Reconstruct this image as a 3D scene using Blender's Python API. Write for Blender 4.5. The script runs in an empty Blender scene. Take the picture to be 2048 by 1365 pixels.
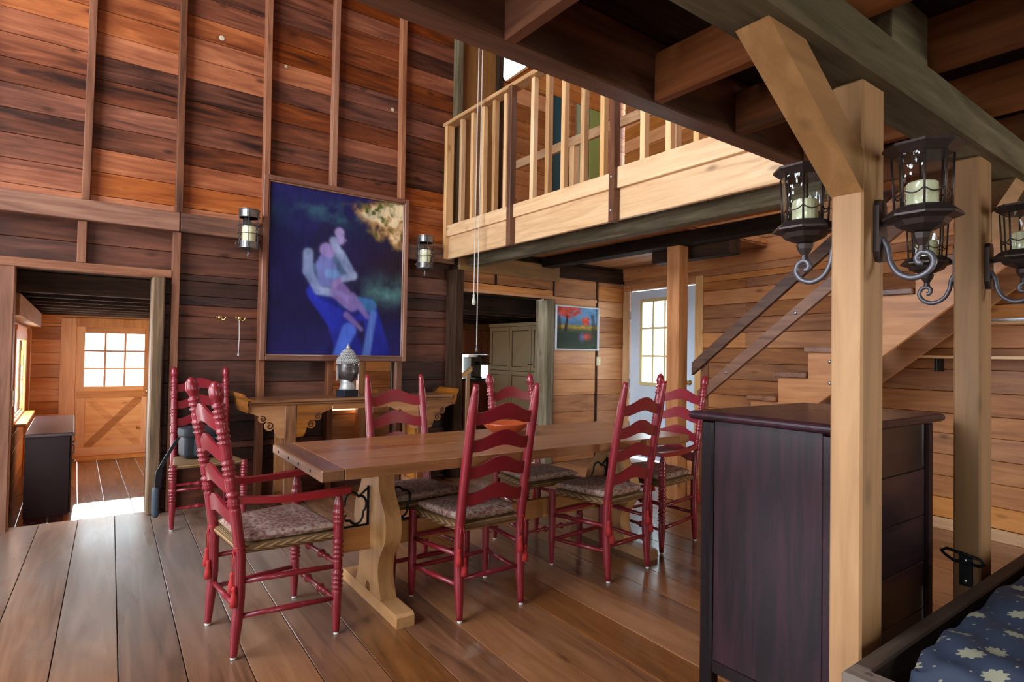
import bpy, math, random
from mathutils import Matrix, Vector
random.seed(7)
PI = math.pi
S = bpy.context.scene
COL = S.collection

# ------------------------------------------------------------------ camera
YAW, PITCH, ROLL = math.radians(36.5), math.radians(1.2), math.radians(1.0)
fw = Vector((math.sin(YAW)*math.cos(PITCH), math.cos(YAW)*math.cos(PITCH), math.sin(PITCH)))
rt = Vector((math.cos(YAW), -math.sin(YAW), 0)); up = rt.cross(fw)
r2 = rt*math.cos(ROLL)+up*math.sin(ROLL); u2 = up*math.cos(ROLL)-rt*math.sin(ROLL)
cam = bpy.data.objects.new('camera', bpy.data.cameras.new('camera')); COL.objects.link(cam)
cam.data.sensor_width = 36; cam.data.lens = 36*1180/2048; cam.data.clip_start = .02
m = Matrix.Identity(4)
for i in range(3):
    m[i][0], m[i][1], m[i][2] = r2[i], u2[i], -fw[i]
m[2][3] = 1.3
cam.matrix_world = m
S.camera = cam

# ------------------------------------------------------------------ sky, daylight in the windows, exposure
SKY = 7.0
w = bpy.data.worlds.new('sky'); S.world = w; w.use_nodes = True
nt = w.node_tree; bg = nt.nodes['Background']
tc = nt.nodes.new('ShaderNodeTexCoord'); sp = nt.nodes.new('ShaderNodeSeparateXYZ'); rp = nt.nodes.new('ShaderNodeValToRGB')
nt.links.new(tc.outputs['Generated'], sp.inputs[0]); nt.links.new(sp.outputs['Z'], rp.inputs[0]); nt.links.new(rp.outputs[0], bg.inputs[0])
rp.color_ramp.elements[0].position = 0.0; rp.color_ramp.elements[0].color = (.86, .93, 1, 1)
rp.color_ramp.elements[1].position = .7; rp.color_ramp.elements[1].color = (.66, .82, 1, 1)
bg.inputs[1].default_value = SKY

sun = bpy.data.objects.new('sun', bpy.data.lights.new('sun', 'SUN')); COL.objects.link(sun)     # low sun behind the hall door
sun.data.energy = 26; sun.data.angle = math.radians(1.2); sun.data.color = (1, .95, .88)
sun.rotation_euler = Vector((-.02, -1, -math.tan(math.radians(20)))).to_track_quat('-Z', 'Y').to_euler()
def window_light(name, loc, rot, sx, sy, rad=SKY, color=(.82, .91, 1)):
    """soft daylight filling one window opening; radiance matches the sky"""
    d = bpy.data.lights.new(name, 'AREA'); d.shape = 'RECTANGLE'; d.size = sx; d.size_y = sy
    d.energy = rad*PI*sx*sy; d.color = color
    o = bpy.data.objects.new(name, d); COL.objects.link(o); o.location = loc; o.rotation_euler = rot
    return o
RX = (0, -PI/2, 0)          # shines towards +X
FY = (PI/2, 0, 0)           # shines towards +Y
WL = -2.9                   # left wall (windowed, out of view)
WF = -2.6                   # front wall, behind the camera
LEFT_WIN = [(.2, 1.9, .5, 2.2), (2.5, 4.3, .5, 2.2), (.6, 4.4, 2.9, 4.7)]
FRONT_WIN = [(-1.9, -.1, .7, 2.2), (3.8, 5.0, .5, 2.0)]
for y0, y1, z0, z1 in LEFT_WIN:
    window_light('window_daylight', (WL-.1, (y0+y1)/2, (z0+z1)/2), RX, z1-z0, y1-y0, SKY*(2.2 if z0 > 2 else .65))
for x0, x1, z0, z1 in FRONT_WIN:      # shaded side of the house: light comes in past foliage
    window_light('window_daylight', ((x0+x1)/2, WF-.1, (z0+z1)/2), FY, x1-x0, z1-z0, SKY*(.3 if x0 < 0 else 1.8), (.85, 1, .55) if x0 < 0 else (.95, 1, .85))
window_light('hall_window_daylight', (-.62, 8.2, .95), RX, .8, 1.3, SKY*2, (1, .97, .9))
window_light('hall_window_daylight', (-.62, 6.1, .75), RX, 1.1, .8, SKY*1.5, (.95, .97, 1))
window_light('kitchen_window_daylight', (2.0, 8.5, 1.2), (-PI/2, 0, 0), 1.2, .9, SKY*2, (1, .98, .93))  # added fill light for the kitchen, set in an invented window
window_light('loft_fill_light', (4.6, 1.0, 5.28), (0, 0, 0), 1.2, 1.0, SKY, (.95, .98, 1))  # added fill light over the loft; its skylight is invented

v = S.view_settings
v.view_transform = 'Standard'; v.look = 'None'; v.gamma = 1; v.use_curve_mapping = False; v.exposure = 0.0

# ------------------------------------------------------------------ materials
MATS = {}
def newmat(name):
    mt = bpy.data.materials.new(name); mt.use_nodes = True
    return mt, mt.node_tree, mt.node_tree.nodes['Principled BSDF']
def plain(name, col, rough=.5, metal=0, coat=0, bump=0, bscale=60, spec=.5):
    if name in MATS: return MATS[name]
    mt, t, b = newmat(name)
    n = t.nodes.new('ShaderNodeTexNoise'); n.inputs['Scale'].default_value = bscale; n.inputs['Detail'].default_value = 3
    c = t.nodes.new('ShaderNodeTexCoord'); t.links.new(c.outputs['Object'], n.inputs['Vector'])
    mx = t.nodes.new('ShaderNodeMix'); mx.data_type = 'RGBA'
    mx.inputs['A'].default_value = (*[k*.86 for k in col], 1); mx.inputs['B'].default_value = (*[min(1, k*1.12) for k in col], 1)
    t.links.new(n.outputs['Fac'], mx.inputs['Factor']); t.links.new(mx.outputs['Result'], b.inputs['Base Color'])
    b.inputs['Roughness'].default_value = rough; b.inputs['Metallic'].default_value = metal
    b.inputs['Coat Weight'].default_value = coat; b.inputs['Coat Roughness'].default_value = .15; b.inputs['Specular IOR Level'].default_value = spec
    if bump:
        bp = t.nodes.new('ShaderNodeBump'); bp.inputs['Strength'].default_value = bump; bp.inputs['Distance'].default_value = .004
        t.links.new(n.outputs['Fac'], bp.inputs['Height']); t.links.new(bp.outputs[0], b.inputs['Normal'])
    MATS[name] = mt; return mt

WOODS = {  # dark, mid, light, roughness, blotch, knots, coat
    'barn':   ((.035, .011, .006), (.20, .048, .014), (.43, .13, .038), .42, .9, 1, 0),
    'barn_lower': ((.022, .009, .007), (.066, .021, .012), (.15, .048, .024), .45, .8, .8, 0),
    'barn_stud': ((.06, .025, .015), (.21, .075, .035), (.36, .16, .08), .5, .6, .5, 0),
    'old_post': ((.08, .045, .02), (.24, .14, .065), (.38, .26, .14), .6, .8, .7, 0),
    'joist': ((.055, .016, .005), (.15, .046, .014), (.22, .075, .025), .6, .5, .6, 0),
    'dark_beam': ((.008, .005, .003), (.030, .014, .007), (.07, .034, .017), .8, .7, .5, 0),
    'floor':  ((.08, .03, .011), (.22, .084, .028), (.33, .145, .058), .25, .7, .7, .15),
    'pine':   ((.46, .22, .08), (.68, .39, .17), (.80, .52, .27), .45, .25, 1, 0),
    'orange_pine': ((.24, .075, .018), (.46, .17, .045), (.60, .27, .09), .45, .6, 1, 0),
    'treated': ((.20, .10, .032), (.30, .138, .043), (.40, .20, .07), .6, .35, .7, 0),
    'grey_timber': ((.045, .034, .018), (.125, .098, .055), (.24, .195, .125), .75, .8, .6, 0),
    'stair':  ((.06, .022, .01), (.19, .07, .03), (.30, .13, .06), .4, .4, .4, 0),
    'table':  ((.12, .045, .018), (.24, .095, .036), (.33, .145, .058), .28, .5, .2, .1),
    'trestle': ((.30, .13, .045), (.48, .24, .09), (.58, .32, .14), .4, .4, .2, 0),
    'console': ((.12, .035, .008), (.32, .115, .025), (.46, .2, .055), .3, .6, .3, .2),
    'lacquer': ((.006, .003, .004), (.014, .006, .008), (.04, .009, .016), .25, .9, 0, .15),
    'frame_wood': ((.08, .026, .014), (.19, .068, .038), (.27, .11, .06), .4, .3, 0, 0),
    'hall_pine': ((.42, .15, .04), (.64, .28, .09), (.76, .4, .16), .4, .4, .8, 0),
    'bed_wood': ((.04, .027, .02), (.11, .075, .055), (.19, .14, .105), .55, .5, .2, 0),
}
def wood(kind, axis='X'):
    key = kind+axis
    if key in MATS: return MATS[key]
    dk, md, lt, rough, blotch, knots, coat = WOODS[kind]
    mt, t, b = newmat(key); N = t.nodes.new; L = t.links.new
    c = N('ShaderNodeTexCoord'); oi = N('ShaderNodeObjectInfo')
    mul = N('ShaderNodeMath'); mul.operation = 'MULTIPLY'; mul.inputs[1].default_value = 53.0; L(oi.outputs['Random'], mul.inputs[0])
    cmb = N('ShaderNodeCombineXYZ')
    for i in range(3): L(mul.outputs[0], cmb.inputs[i])
    ad = N('ShaderNodeVectorMath'); ad.operation = 'ADD'; L(c.outputs['Object'], ad.inputs[0]); L(cmb.outputs[0], ad.inputs[1])
    def noise(al, ac, detail, dist):
        mp = N('ShaderNodeMapping'); sc = [ac]*3; sc['XYZ'.index(axis)] = al; mp.inputs['Scale'].default_value = sc
        L(ad.outputs[0], mp.inputs[0]); n = N('ShaderNodeTexNoise'); n.inputs['Scale'].default_value = 1
        n.inputs['Detail'].default_value = detail; n.inputs['Distortion'].default_value = dist; L(mp.outputs[0], n.inputs['Vector']); return n, mp
    n1, _ = noise(1.3, 14, 5, 1.4)
    r = N('ShaderNodeValToRGB'); e = r.color_ramp.elements
    e[0].position = .28; e[0].color = (*dk, 1); e[1].position = .74; e[1].color = (*lt, 1)
    k = r.color_ramp.elements.new(.5); k.color = (*md, 1)
    # blend grain, blotches and a per-board shift into one ramp factor
    n2, _ = noise(.9, 3.2, 3, .5); n3, _ = noise(5, 130, 2, 0)
    def madd(a, f, cst=None, src=None):
        q = N('ShaderNodeMath'); q.operation = 'MULTIPLY_ADD'; L(a, q.inputs[0]); q.inputs[1].default_value = f
        if src is not None: L(src, q.inputs[2])
        else: q.inputs[2].default_value = cst
        return q.outputs[0]
    f = madd(n1.outputs['Fac'], .62, .5-.31-.5*blotch*.5-.5*.22-.5*.16)
    f = madd(n2.outputs['Fac'], blotch*.5, src=f); f = madd(oi.outputs['Random'], .22, src=f); f = madd(n3.outputs['Fac'], .16, src=f)
    L(f, r.inputs[0]); out = r.outputs[0]
    if knots:
        mp = N('ShaderNodeMapping'); sc = [5.0]*3; sc['XYZ'.index(axis)] = 2.2; mp.inputs['Scale'].default_value = sc
        L(ad.outputs[0], mp.inputs[0]); vo = N('ShaderNodeTexVoronoi'); vo.inputs['Scale'].default_value = 1; L(mp.outputs[0], vo.inputs['Vector'])
        kr = N('ShaderNodeMapRange'); kr.inputs['From Min'].default_value = .04; kr.inputs['From Max'].default_value = .13
        kr.inputs['To Min'].default_value = .75*knots; kr.inputs['To Max'].default_value = 0; L(vo.outputs['Distance'], kr.inputs['Value'])
        mx = N('ShaderNodeMix'); mx.data_type = 'RGBA'; L(kr.outputs[0], mx.inputs['Factor']); L(out, mx.inputs['A'])
        mx.inputs['B'].default_value = (*[x*.45 for x in dk], 1); out = mx.outputs['Result']
    fr = N('ShaderNodeMath'); fr.operation = 'MULTIPLY'; fr.inputs[1].default_value = 17.3; L(oi.outputs['Random'], fr.inputs[0])
    fc = N('ShaderNodeMath'); fc.operation = 'FRACT'; L(fr.outputs[0], fc.inputs[0])
    hs = N('ShaderNodeHueSaturation'); L(out, hs.inputs['Color'])
    for sock, lo_, hi_, src in (('Saturation', .86 if kind[:4] == 'barn' else .9, 1.06, fc.outputs[0]), ('Value', .82, 1.2, oi.outputs['Random'])):
        q = N('ShaderNodeMapRange'); q.inputs['To Min'].default_value = lo_; q.inputs['To Max'].default_value = hi_; L(src, q.inputs['Value']); L(q.outputs[0], hs.inputs[sock])
    L(hs.outputs[0], b.inputs['Base Color'])
    if kind == 'floor':      # grey sheen of the hall-door light, painted into the board colour
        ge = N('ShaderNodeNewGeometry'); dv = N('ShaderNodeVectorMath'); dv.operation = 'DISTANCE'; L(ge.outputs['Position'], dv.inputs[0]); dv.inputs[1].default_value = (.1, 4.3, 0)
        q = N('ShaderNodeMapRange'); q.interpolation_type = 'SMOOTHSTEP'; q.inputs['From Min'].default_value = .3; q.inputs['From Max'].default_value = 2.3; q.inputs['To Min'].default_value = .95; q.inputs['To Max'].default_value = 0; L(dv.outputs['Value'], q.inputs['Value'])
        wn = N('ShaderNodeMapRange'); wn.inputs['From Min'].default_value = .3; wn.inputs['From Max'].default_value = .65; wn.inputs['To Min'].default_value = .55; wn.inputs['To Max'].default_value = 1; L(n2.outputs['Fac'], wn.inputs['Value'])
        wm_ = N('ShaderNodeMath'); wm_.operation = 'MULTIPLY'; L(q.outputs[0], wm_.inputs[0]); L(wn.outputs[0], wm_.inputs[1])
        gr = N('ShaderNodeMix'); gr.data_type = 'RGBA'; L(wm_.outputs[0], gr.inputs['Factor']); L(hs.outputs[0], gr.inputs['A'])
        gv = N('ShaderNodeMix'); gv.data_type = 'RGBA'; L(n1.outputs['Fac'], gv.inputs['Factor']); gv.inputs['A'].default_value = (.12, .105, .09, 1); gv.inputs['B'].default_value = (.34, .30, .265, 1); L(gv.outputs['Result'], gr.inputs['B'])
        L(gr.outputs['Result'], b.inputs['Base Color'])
    if kind in ('barn_lower', 'barn_stud', 'barn'): b.inputs['Specular IOR Level'].default_value = .28
    if kind == 'lacquer': b.inputs['Specular IOR Level'].default_value = .25
    if kind in ('dark_beam', 'grey_timber', 'joist'): b.inputs['Specular IOR Level'].default_value = .15
    rr = N('ShaderNodeMapRange'); rr.inputs['To Min'].default_value = rough-.08; rr.inputs['To Max'].default_value = rough+.14
    L(n2.outputs['Fac'], rr.inputs['Value']); L(rr.outputs[0], b.inputs['Roughness'])
    b.inputs['Coat Weight'].default_value = coat; b.inputs['Coat Roughness'].default_value = .12
    bp = N('ShaderNodeBump'); bp.inputs['Strength'].default_value = .25; bp.inputs['Distance'].default_value = .003
    L(f, bp.inputs['Height']); L(bp.outputs[0], b.inputs['Normal'])
    MATS[key] = mt; return mt

def glass(name='clear_glass', tint=(.96, 1, .98), wavy=0):
    if name in MATS: return MATS[name]
    mt, t, b = newmat(name); t.nodes.remove(b); N = t.nodes.new; L = t.links.new
    out = t.nodes['Material Output']; tr = N('ShaderNodeBsdfTransparent'); tr.inputs[0].default_value = (*tint, 1)
    gl = N('ShaderNodeBsdfGlossy'); gl.inputs['Roughness'].default_value = .04; gl.inputs[0].default_value = (1, 1, 1, 1)
    lw = N('ShaderNodeLayerWeight'); pw = N('ShaderNodeMath'); pw.operation = 'POWER'; pw.inputs[1].default_value = 4.0; L(lw.outputs['Facing'], pw.inputs[0])
    fr = N('ShaderNodeMath'); fr.operation = 'MULTIPLY_ADD'; fr.inputs[1].default_value = .55; fr.inputs[2].default_value = .05; L(pw.outputs[0], fr.inputs[0]); ms = N('ShaderNodeMixShader')
    if wavy:
        n = N('ShaderNodeTexNoise'); n.inputs['Scale'].default_value = 30; c = N('ShaderNodeTexCoord')
        mp = N('ShaderNodeMapping'); mp.inputs['Scale'].default_value = (1, 1, .35); L(c.outputs['Object'], mp.inputs[0]); L(mp.outputs[0], n.inputs['Vector'])
        bp = N('ShaderNodeBump'); bp.inputs['Strength'].default_value = wavy; bp.inputs['Distance'].default_value = .01
        L(n.outputs['Fac'], bp.inputs['Height']); L(bp.outputs[0], gl.inputs['Normal']); L(bp.outputs[0], lw.inputs['Normal'])
    L(fr.outputs[0], ms.inputs[0]); L(tr.outputs[0], ms.inputs[1]); L(gl.outputs[0], ms.inputs[2]); L(ms.outputs[0], out.inputs[0])
    MATS[name] = mt; return mt

def fabric(name, c1, c2, c3, scale=28):
    if name in MATS: return MATS[name]
    mt, t, b = newmat(name); N = t.nodes.new; L = t.links.new
    c = N('ShaderNodeTexCoord'); vo = N('ShaderNodeTexVoronoi'); vo.inputs['Scale'].default_value = scale; vo.feature = 'SMOOTH_F1'
    no = N('ShaderNodeTexNoise'); no.inputs['Scale'].default_value = scale*.35; no.inputs['Detail'].default_value = 4; no.inputs['Distortion'].default_value = 2.5
    L(c.outputs['Object'], no.inputs['Vector']); L(c.outputs['Object'], vo.inputs['Vector'])
    ad = N('ShaderNodeMath'); ad.operation = 'MULTIPLY_ADD'; ad.inputs[1].default_value = .6; L(vo.outputs['Distance'], ad.inputs[0]); L(no.outputs['Fac'], ad.inputs[2])
    r = N('ShaderNodeValToRGB'); e = r.color_ramp.elements; e[0].position = .55; e[0].color = (*c1, 1); e[1].position = .85; e[1].color = (*c2, 1)
    k = e.new(.7); k.color = (*c3, 1); L(ad.outputs[0], r.inputs[0]); L(r.outputs[0], b.inputs['Base Color'])
    wv = N('ShaderNodeTexNoise'); wv.inputs['Scale'].default_value = 420; L(c.outputs['Object'], wv.inputs['Vector'])
    bp = N('ShaderNodeBump'); bp.inputs['Strength'].default_value = .3; bp.inputs['Distance'].default_value = .002; L(wv.outputs['Fac'], bp.inputs['Height']); L(bp.outputs[0], b.inputs['Normal'])
    b.inputs['Roughness'].default_value = .9; b.inputs['Specular IOR Level'].default_value = .2
    MATS[name] = mt; return mt

def rush():
    if 'rush' in MATS: return MATS['rush']
    mt, t, b = newmat('rush'); N = t.nodes.new; L = t.links.new
    c = N('ShaderNodeTexCoord'); sx = N('ShaderNodeSeparateXYZ'); L(c.outputs['Object'], sx.inputs[0])
    ax = N('ShaderNodeMath'); ax.operation = 'ABSOLUTE'; L(sx.outputs[0], ax.inputs[0]); ay = N('ShaderNodeMath'); ay.operation = 'ABSOLUTE'; L(sx.outputs[1], ay.inputs[0])
    mxm = N('ShaderNodeMath'); mxm.operation = 'MAXIMUM'; L(ax.outputs[0], mxm.inputs[0]); L(ay.outputs[0], mxm.inputs[1])
    mm = N('ShaderNodeMath'); mm.operation = 'MULTIPLY'; mm.inputs[1].default_value = 900; L(mxm.outputs[0], mm.inputs[0])
    sn = N('ShaderNodeMath'); sn.operation = 'SINE'; L(mm.outputs[0], sn.inputs[0])
    r = N('ShaderNodeValToRGB'); r.color_ramp.elements[0].color = (.13, .065, .022, 1); r.color_ramp.elements[1].color = (.38, .22, .085, 1); L(sn.outputs[0], r.inputs[0])
    L(r.outputs[0], b.inputs['Base Color']); b.inputs['Roughness'].default_value = .7
    bp = N('ShaderNodeBump'); bp.inputs['Strength'].default_value = .5; bp.inputs['Distance'].default_value = .003; L(sn.outputs[0], bp.inputs['Height']); L(bp.outputs[0], b.inputs['Normal'])
    MATS['rush'] = mt; return mt

def vcol(name, rough=.45):
    if name in MATS: return MATS[name]
    mt, t, b = newmat(name); a = t.nodes.new('ShaderNodeAttribute'); a.attribute_name = 'paint'
    n = t.nodes.new('ShaderNodeTexNoise'); n.inputs['Scale'].default_value = 130
    bp = t.nodes.new('ShaderNodeBump'); bp.inputs['Strength'].default_value = .15; bp.inputs['Distance'].default_value = .002
    t.links.new(n.outputs['Fac'], bp.inputs['Height']); t.links.new(bp.outputs[0], b.inputs['Normal'])
    t.links.new(a.outputs['Color'], b.inputs['Base Color']); b.inputs['Roughness'].default_value = rough+.2; b.inputs['Specular IOR Level'].default_value = .15
    MATS[name] = mt; return mt

def leaf_cloth():
    """navy cloth with printed cream leaves and dots"""
    mt, t, b = newmat('leaf_cloth'); N = t.nodes.new; L = t.links.new
    c = N('ShaderNodeTexCoord')
    def math_(op, a, bb=None, cc=None):
        q = N('ShaderNodeMath'); q.operation = op
        for i, x in enumerate((a, bb, cc)):
            if x is None: continue
            if isinstance(x, (int, float)): q.inputs[i].default_value = x
            else: L(x, q.inputs[i])
        return q.outputs[0]
    def motif(cell, size, lobes, depth, off):
        mp = N('ShaderNodeMapping'); mp.inputs['Scale'].default_value = (1/cell, 1/cell, 0); mp.inputs['Rotation'].default_value = (0, 0, .6); mp.inputs['Location'].default_value = (off, off*.7, 0)
        L(c.outputs['UV'], mp.inputs[0]); vo = N('ShaderNodeTexVoronoi'); vo.voronoi_dimensions = '2D'; vo.inputs['Scale'].default_value = 1; vo.inputs['Randomness'].default_value = .45
        L(mp.outputs[0], vo.inputs['Vector'])
        d = N('ShaderNodeVectorMath'); d.operation = 'SUBTRACT'; L(mp.outputs[0], d.inputs[0]); L(vo.outputs['Position'], d.inputs[1])
        s = N('ShaderNodeSeparateXYZ'); L(d.outputs[0], s.inputs[0])
        an = math_('ARCTAN2', s.outputs[1], s.outputs[0]); ln = math_('SQRT', math_('ADD', math_('MULTIPLY', s.outputs[0], s.outputs[0]), math_('MULTIPLY', s.outputs[1], s.outputs[1])))
        rad = math_('MULTIPLY_ADD', math_('COSINE', math_('MULTIPLY', an, lobes)), depth, size)
        return math_('LESS_THAN', ln, rad)
    f = math_('MAXIMUM', motif(.105, .21, 9, .035, 0), motif(.05, .06, 1, 0, 3.3))
    mx = N('ShaderNodeMix'); mx.data_type = 'RGBA'; L(f, mx.inputs['Factor']); mx.inputs['A'].default_value = (.018, .026, .05, 1); mx.inputs['B'].default_value = (.24, .225, .15, 1)
    L(mx.outputs['Result'], b.inputs['Base Color']); b.inputs['Roughness'].default_value = .75
    return mt

RED = plain('red_paint', (.235, .013, .022), .32, coat=.3, bscale=14)
IRON = plain('black_iron', (.012, .012, .013), .45, .6)
BRONZE = plain('bronze_metal', (.055, .038, .034), .45, .55, bump=.1)
WAX = plain('candle_wax', (.85, .78, .5), .5)
CUSH = fabric('paisley', (.20, .085, .075), (.42, .31, .24), (.30, .16, .135), 60)
WHITE = plain('white_plastic', (.8, .8, .76), .4)
BRASS = plain('brass', (.6, .42, .16), .25, .9)

# ------------------------------------------------------------------ mesh helpers
def link(name, verts, faces, mat, parent=None, loc=(0, 0, 0), smooth=False, rot=None):
    me = bpy.data.meshes.new(name); me.from_pydata([tuple(q) for q in verts], [], faces); me.update()
    if smooth: me.shade_smooth()
    if mat is not None: me.materials.append(mat)
    o = bpy.data.objects.new(name, me); COL.objects.link(o); o.location = loc
    if rot: o.rotation_euler = rot
    if parent is not None: o.parent = parent
    return o
def tag(o, label, cat, group=None):
    o['label'] = label; o['category'] = cat
    if group: o['group'] = group
    return o
def thing(name, label, cat, loc=(0, 0, 0), rz=0, group=None):
    o = bpy.data.objects.new(name, None); COL.objects.link(o); o.location = loc; o.rotation_euler = (0, 0, rz); o.empty_display_size = .1
    return tag(o, label, cat, group)
def struct(name, loc=(0, 0, 0), rz=0, label=None):
    o = bpy.data.objects.new(name, None); COL.objects.link(o); o.location = loc; o.rotation_euler = (0, 0, rz); o['kind'] = 'structure'; o.empty_display_size = .1
    if label: o['label'] = label
    return o
def copy_tree(o, parent=None):
    c = o.copy(); COL.objects.link(c); c.parent = parent
    for ch in [q for q in bpy.data.objects if q.parent == o]: copy_tree(ch, c)
    return c
def cbox_data(sx, sy, sz, ch=.004):
    """chamfered box centred on the origin: 26 faces, 44 triangles"""
    h = (sx/2, sy/2, sz/2); ch = min(ch, .3*min(h)*2)
    V, idx = [], {}
    for a in (-1, 1):
        for b in (-1, 1):
            for c in (-1, 1):
                for k in range(3):
                    p = [a*(h[0]-ch), b*(h[1]-ch), c*(h[2]-ch)]; s = (a, b, c); p[k] = s[k]*h[k]
                    idx[(a, b, c, k)] = len(V); V.append(tuple(p))
    F = []
    def add(f):
        p = [Vector(V[i]) for i in f]; n = (p[1]-p[0]).cross(p[2]-p[0]); ce = sum(p, Vector())/len(p)
        F.append(f if n.dot(ce) > 0 else f[::-1])
    for k in range(3):
        i, j = [q for q in range(3) if q != k]
        for s in (-1, 1):
            f = []
            for a, b in ((-1, -1), (1, -1), (1, 1), (-1, 1)):
                t = [0]*3; t[k] = s; t[i] = a; t[j] = b; f.append(idx[(*t, k)])
            add(f)
    for k in range(3):           # edges parallel to k
        i, j = [q for q in range(3) if q != k]
        for a in (-1, 1):
            for b in (-1, 1):
                t0 = [0]*3; t0[i] = a; t0[j] = b; t1 = t0[:]; t0[k] = -1; t1[k] = 1
                add([idx[(*t0, i)], idx[(*t1, i)], idx[(*t1, j)], idx[(*t0, j)]])
    for a in (-1, 1):
        for b in (-1, 1):
            for c in (-1, 1): add([idx[(a, b, c, 0)], idx[(a, b, c, 1)], idx[(a, b, c, 2)]])
    return V, F
def box(name, x0, x1, y0, y1, z0, z1, mat, parent=None, ch=.004, rot=None):
    V, F = cbox_data(x1-x0, y1-y0, z1-z0, ch)
    return link(name, V, F, mat, parent, ((x0+x1)/2, (y0+y1)/2, (z0+z1)/2), rot=rot)
class MB:
    def __init__(s): s.v, s.f = [], []
    def add(s, V, F, mtx=None):
        o = len(s.v); s.v += [tuple(mtx @ Vector(q)) if mtx else tuple(q) for q in V]; s.f += [[i+o for i in q] for q in F]; return s
    def box(s, x0, x1, y0, y1, z0, z1, ch=.002):
        V, F = cbox_data(x1-x0, y1-y0, z1-z0, ch); return s.add(V, F, Matrix.Translation(((x0+x1)/2, (y0+y1)/2, (z0+z1)/2)))
    def tube(s, *a, **k): return s.add(*tube(*a, **k))
    def lathe(s, prof, at=(0, 0, 0), n=16, ph=0): 
        V, F = lathe(prof, n, ph); return s.add(V, F, Matrix.Translation(at))
    def prism(s, *a, **k): return s.add(*prism(*a, **k))
    def build(s, name, mat, parent=None, loc=(0, 0, 0), smooth=False, rot=None): return link(name, s.v, s.f, mat, parent, loc, smooth, rot)
def tube(path, rad, n=8, cap=True):
    P = [Vector(p) for p in path]; R = rad if isinstance(rad, (list, tuple)) else [rad]*len(P)
    V, F = [], []; prev = None
    for i, p in enumerate(P):
        d = (P[min(i+1, len(P)-1)]-P[max(i-1, 0)])
        d = d.normalized() if d.length > 1e-9 else Vector((0, 0, 1))
        if prev is None:
            a = Vector((1, 0, 0)) if abs(d.x) < .9 else Vector((0, 1, 0)); u = (a-d*a.dot(d)).normalized()
        else:
            u = prev-d*prev.dot(d); u = u.normalized() if u.length > 1e-6 else d.orthogonal().normalized()
        prev = u; q = d.cross(u)
        for k in range(n):
            t = 2*PI*k/n; V.append(p+(u*math.cos(t)+q*math.sin(t))*R[i])
    for i in range(len(P)-1):
        for k in range(n): F.append([i*n+k, i*n+(k+1) % n, (i+1)*n+(k+1) % n, (i+1)*n+k])
    if cap: F.append(list(range(n))[::-1]); F.append([(len(P)-1)*n+k for k in range(n)])
    return V, F
def lathe(prof, n=16, ph=0):
    V, F = [], []
    for r, z in prof:
        for k in range(n): V.append((r*math.cos(2*PI*k/n+ph), r*math.sin(2*PI*k/n+ph), z))
    for i in range(len(prof)-1):
        for k in range(n): F.append([i*n+k, i*n+(k+1) % n, (i+1)*n+(k+1) % n, (i+1)*n+k])
    if prof[0][0] > 1e-6: F.append(list(range(n))[::-1])
    if prof[-1][0] > 1e-6: F.append([(len(prof)-1)*n+k for k in range(n)])
    return V, F
def prism(poly, t0, t1, plane='XZ'):
    """polygon extruded from t0 to t1 along the third axis"""
    def pt(a, b, t): return {'XZ': (a, t, b), 'YZ': (t, a, b), 'XY': (a, b, t)}[plane]
    n = len(poly); V = [pt(a, b, t0) for a, b in poly]+[pt(a, b, t1) for a, b in poly]
    ar = sum(poly[i][0]*poly[(i+1) % n][1]-poly[(i+1) % n][0]*poly[i][1] for i in range(n))
    F = [list(range(n)), list(range(n, 2*n))[::-1]]+[[i, i+n, (i+1) % n+n, (i+1) % n] for i in range(n)]
    flip = (ar > 0) != (plane == 'XZ')
    if flip: F = [f[::-1] for f in F]
    return V, F
def strip(top, bot, t0, t1, plane='XZ', yoff=None):
    """band between two edge curves, given thickness; yoff bows it"""
    n = len(top); V = []
    for t in (t0, t1):
        for (a, b) in list(top)+list(bot):
            y = t+(yoff(a, b) if yoff else 0); V.append((a, y, b) if plane == 'XZ' else (y, a, b))
    F = []
    for i in range(n-1):
        F += [[i, i+1, n+i+1, n+i], [2*n+i+1, 2*n+i, 3*n+i, 3*n+i+1], [i+1, i, 2*n+i, 2*n+i+1], [n+i, n+i+1, 3*n+i+1, 3*n+i]]
    F += [[0, n, 3*n, 2*n], [n-1, 3*n-1, 4*n-1, 2*n-1]]
    return V, F
def pillow(fx, y0, y1, z, th, nu=14, nv=14, puff=.55, sag=None):
    """trapezoid pad: half-width fx(y); rounded edge, puffed top"""
    V, F = [], []
    for side in (1, -1):
        for j in range(nv+1):
            for i in range(nu+1):
                u, q = -1+2*i/nu, -1+2*j/nv
                su = math.copysign(1-(1-abs(u))**1.7, u); sv = math.copysign(1-(1-abs(q))**1.7, q)
                y = (y0+y1)/2+(y1-y0)/2*sv; e = ((1-abs(u)**2.6)*(1-abs(q)**2.6))**puff
                V.append((fx(y)*su, y, z+side*th*e*.5+(sag(u, q) if sag and side > 0 else 0)))
    k = (nu+1)*(nv+1)
    for j in range(nv):
        for i in range(nu):
            a = j*(nu+1)+i; F.append([a, a+1, a+nu+2, a+nu+1]); F.append([k+a, k+a+nu+1, k+a+nu+2, k+a+1])
    return V, F
def ring_z(prof):
    return prof

# ================================================================== THE SETTING
rnd = random.Random(3)
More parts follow.
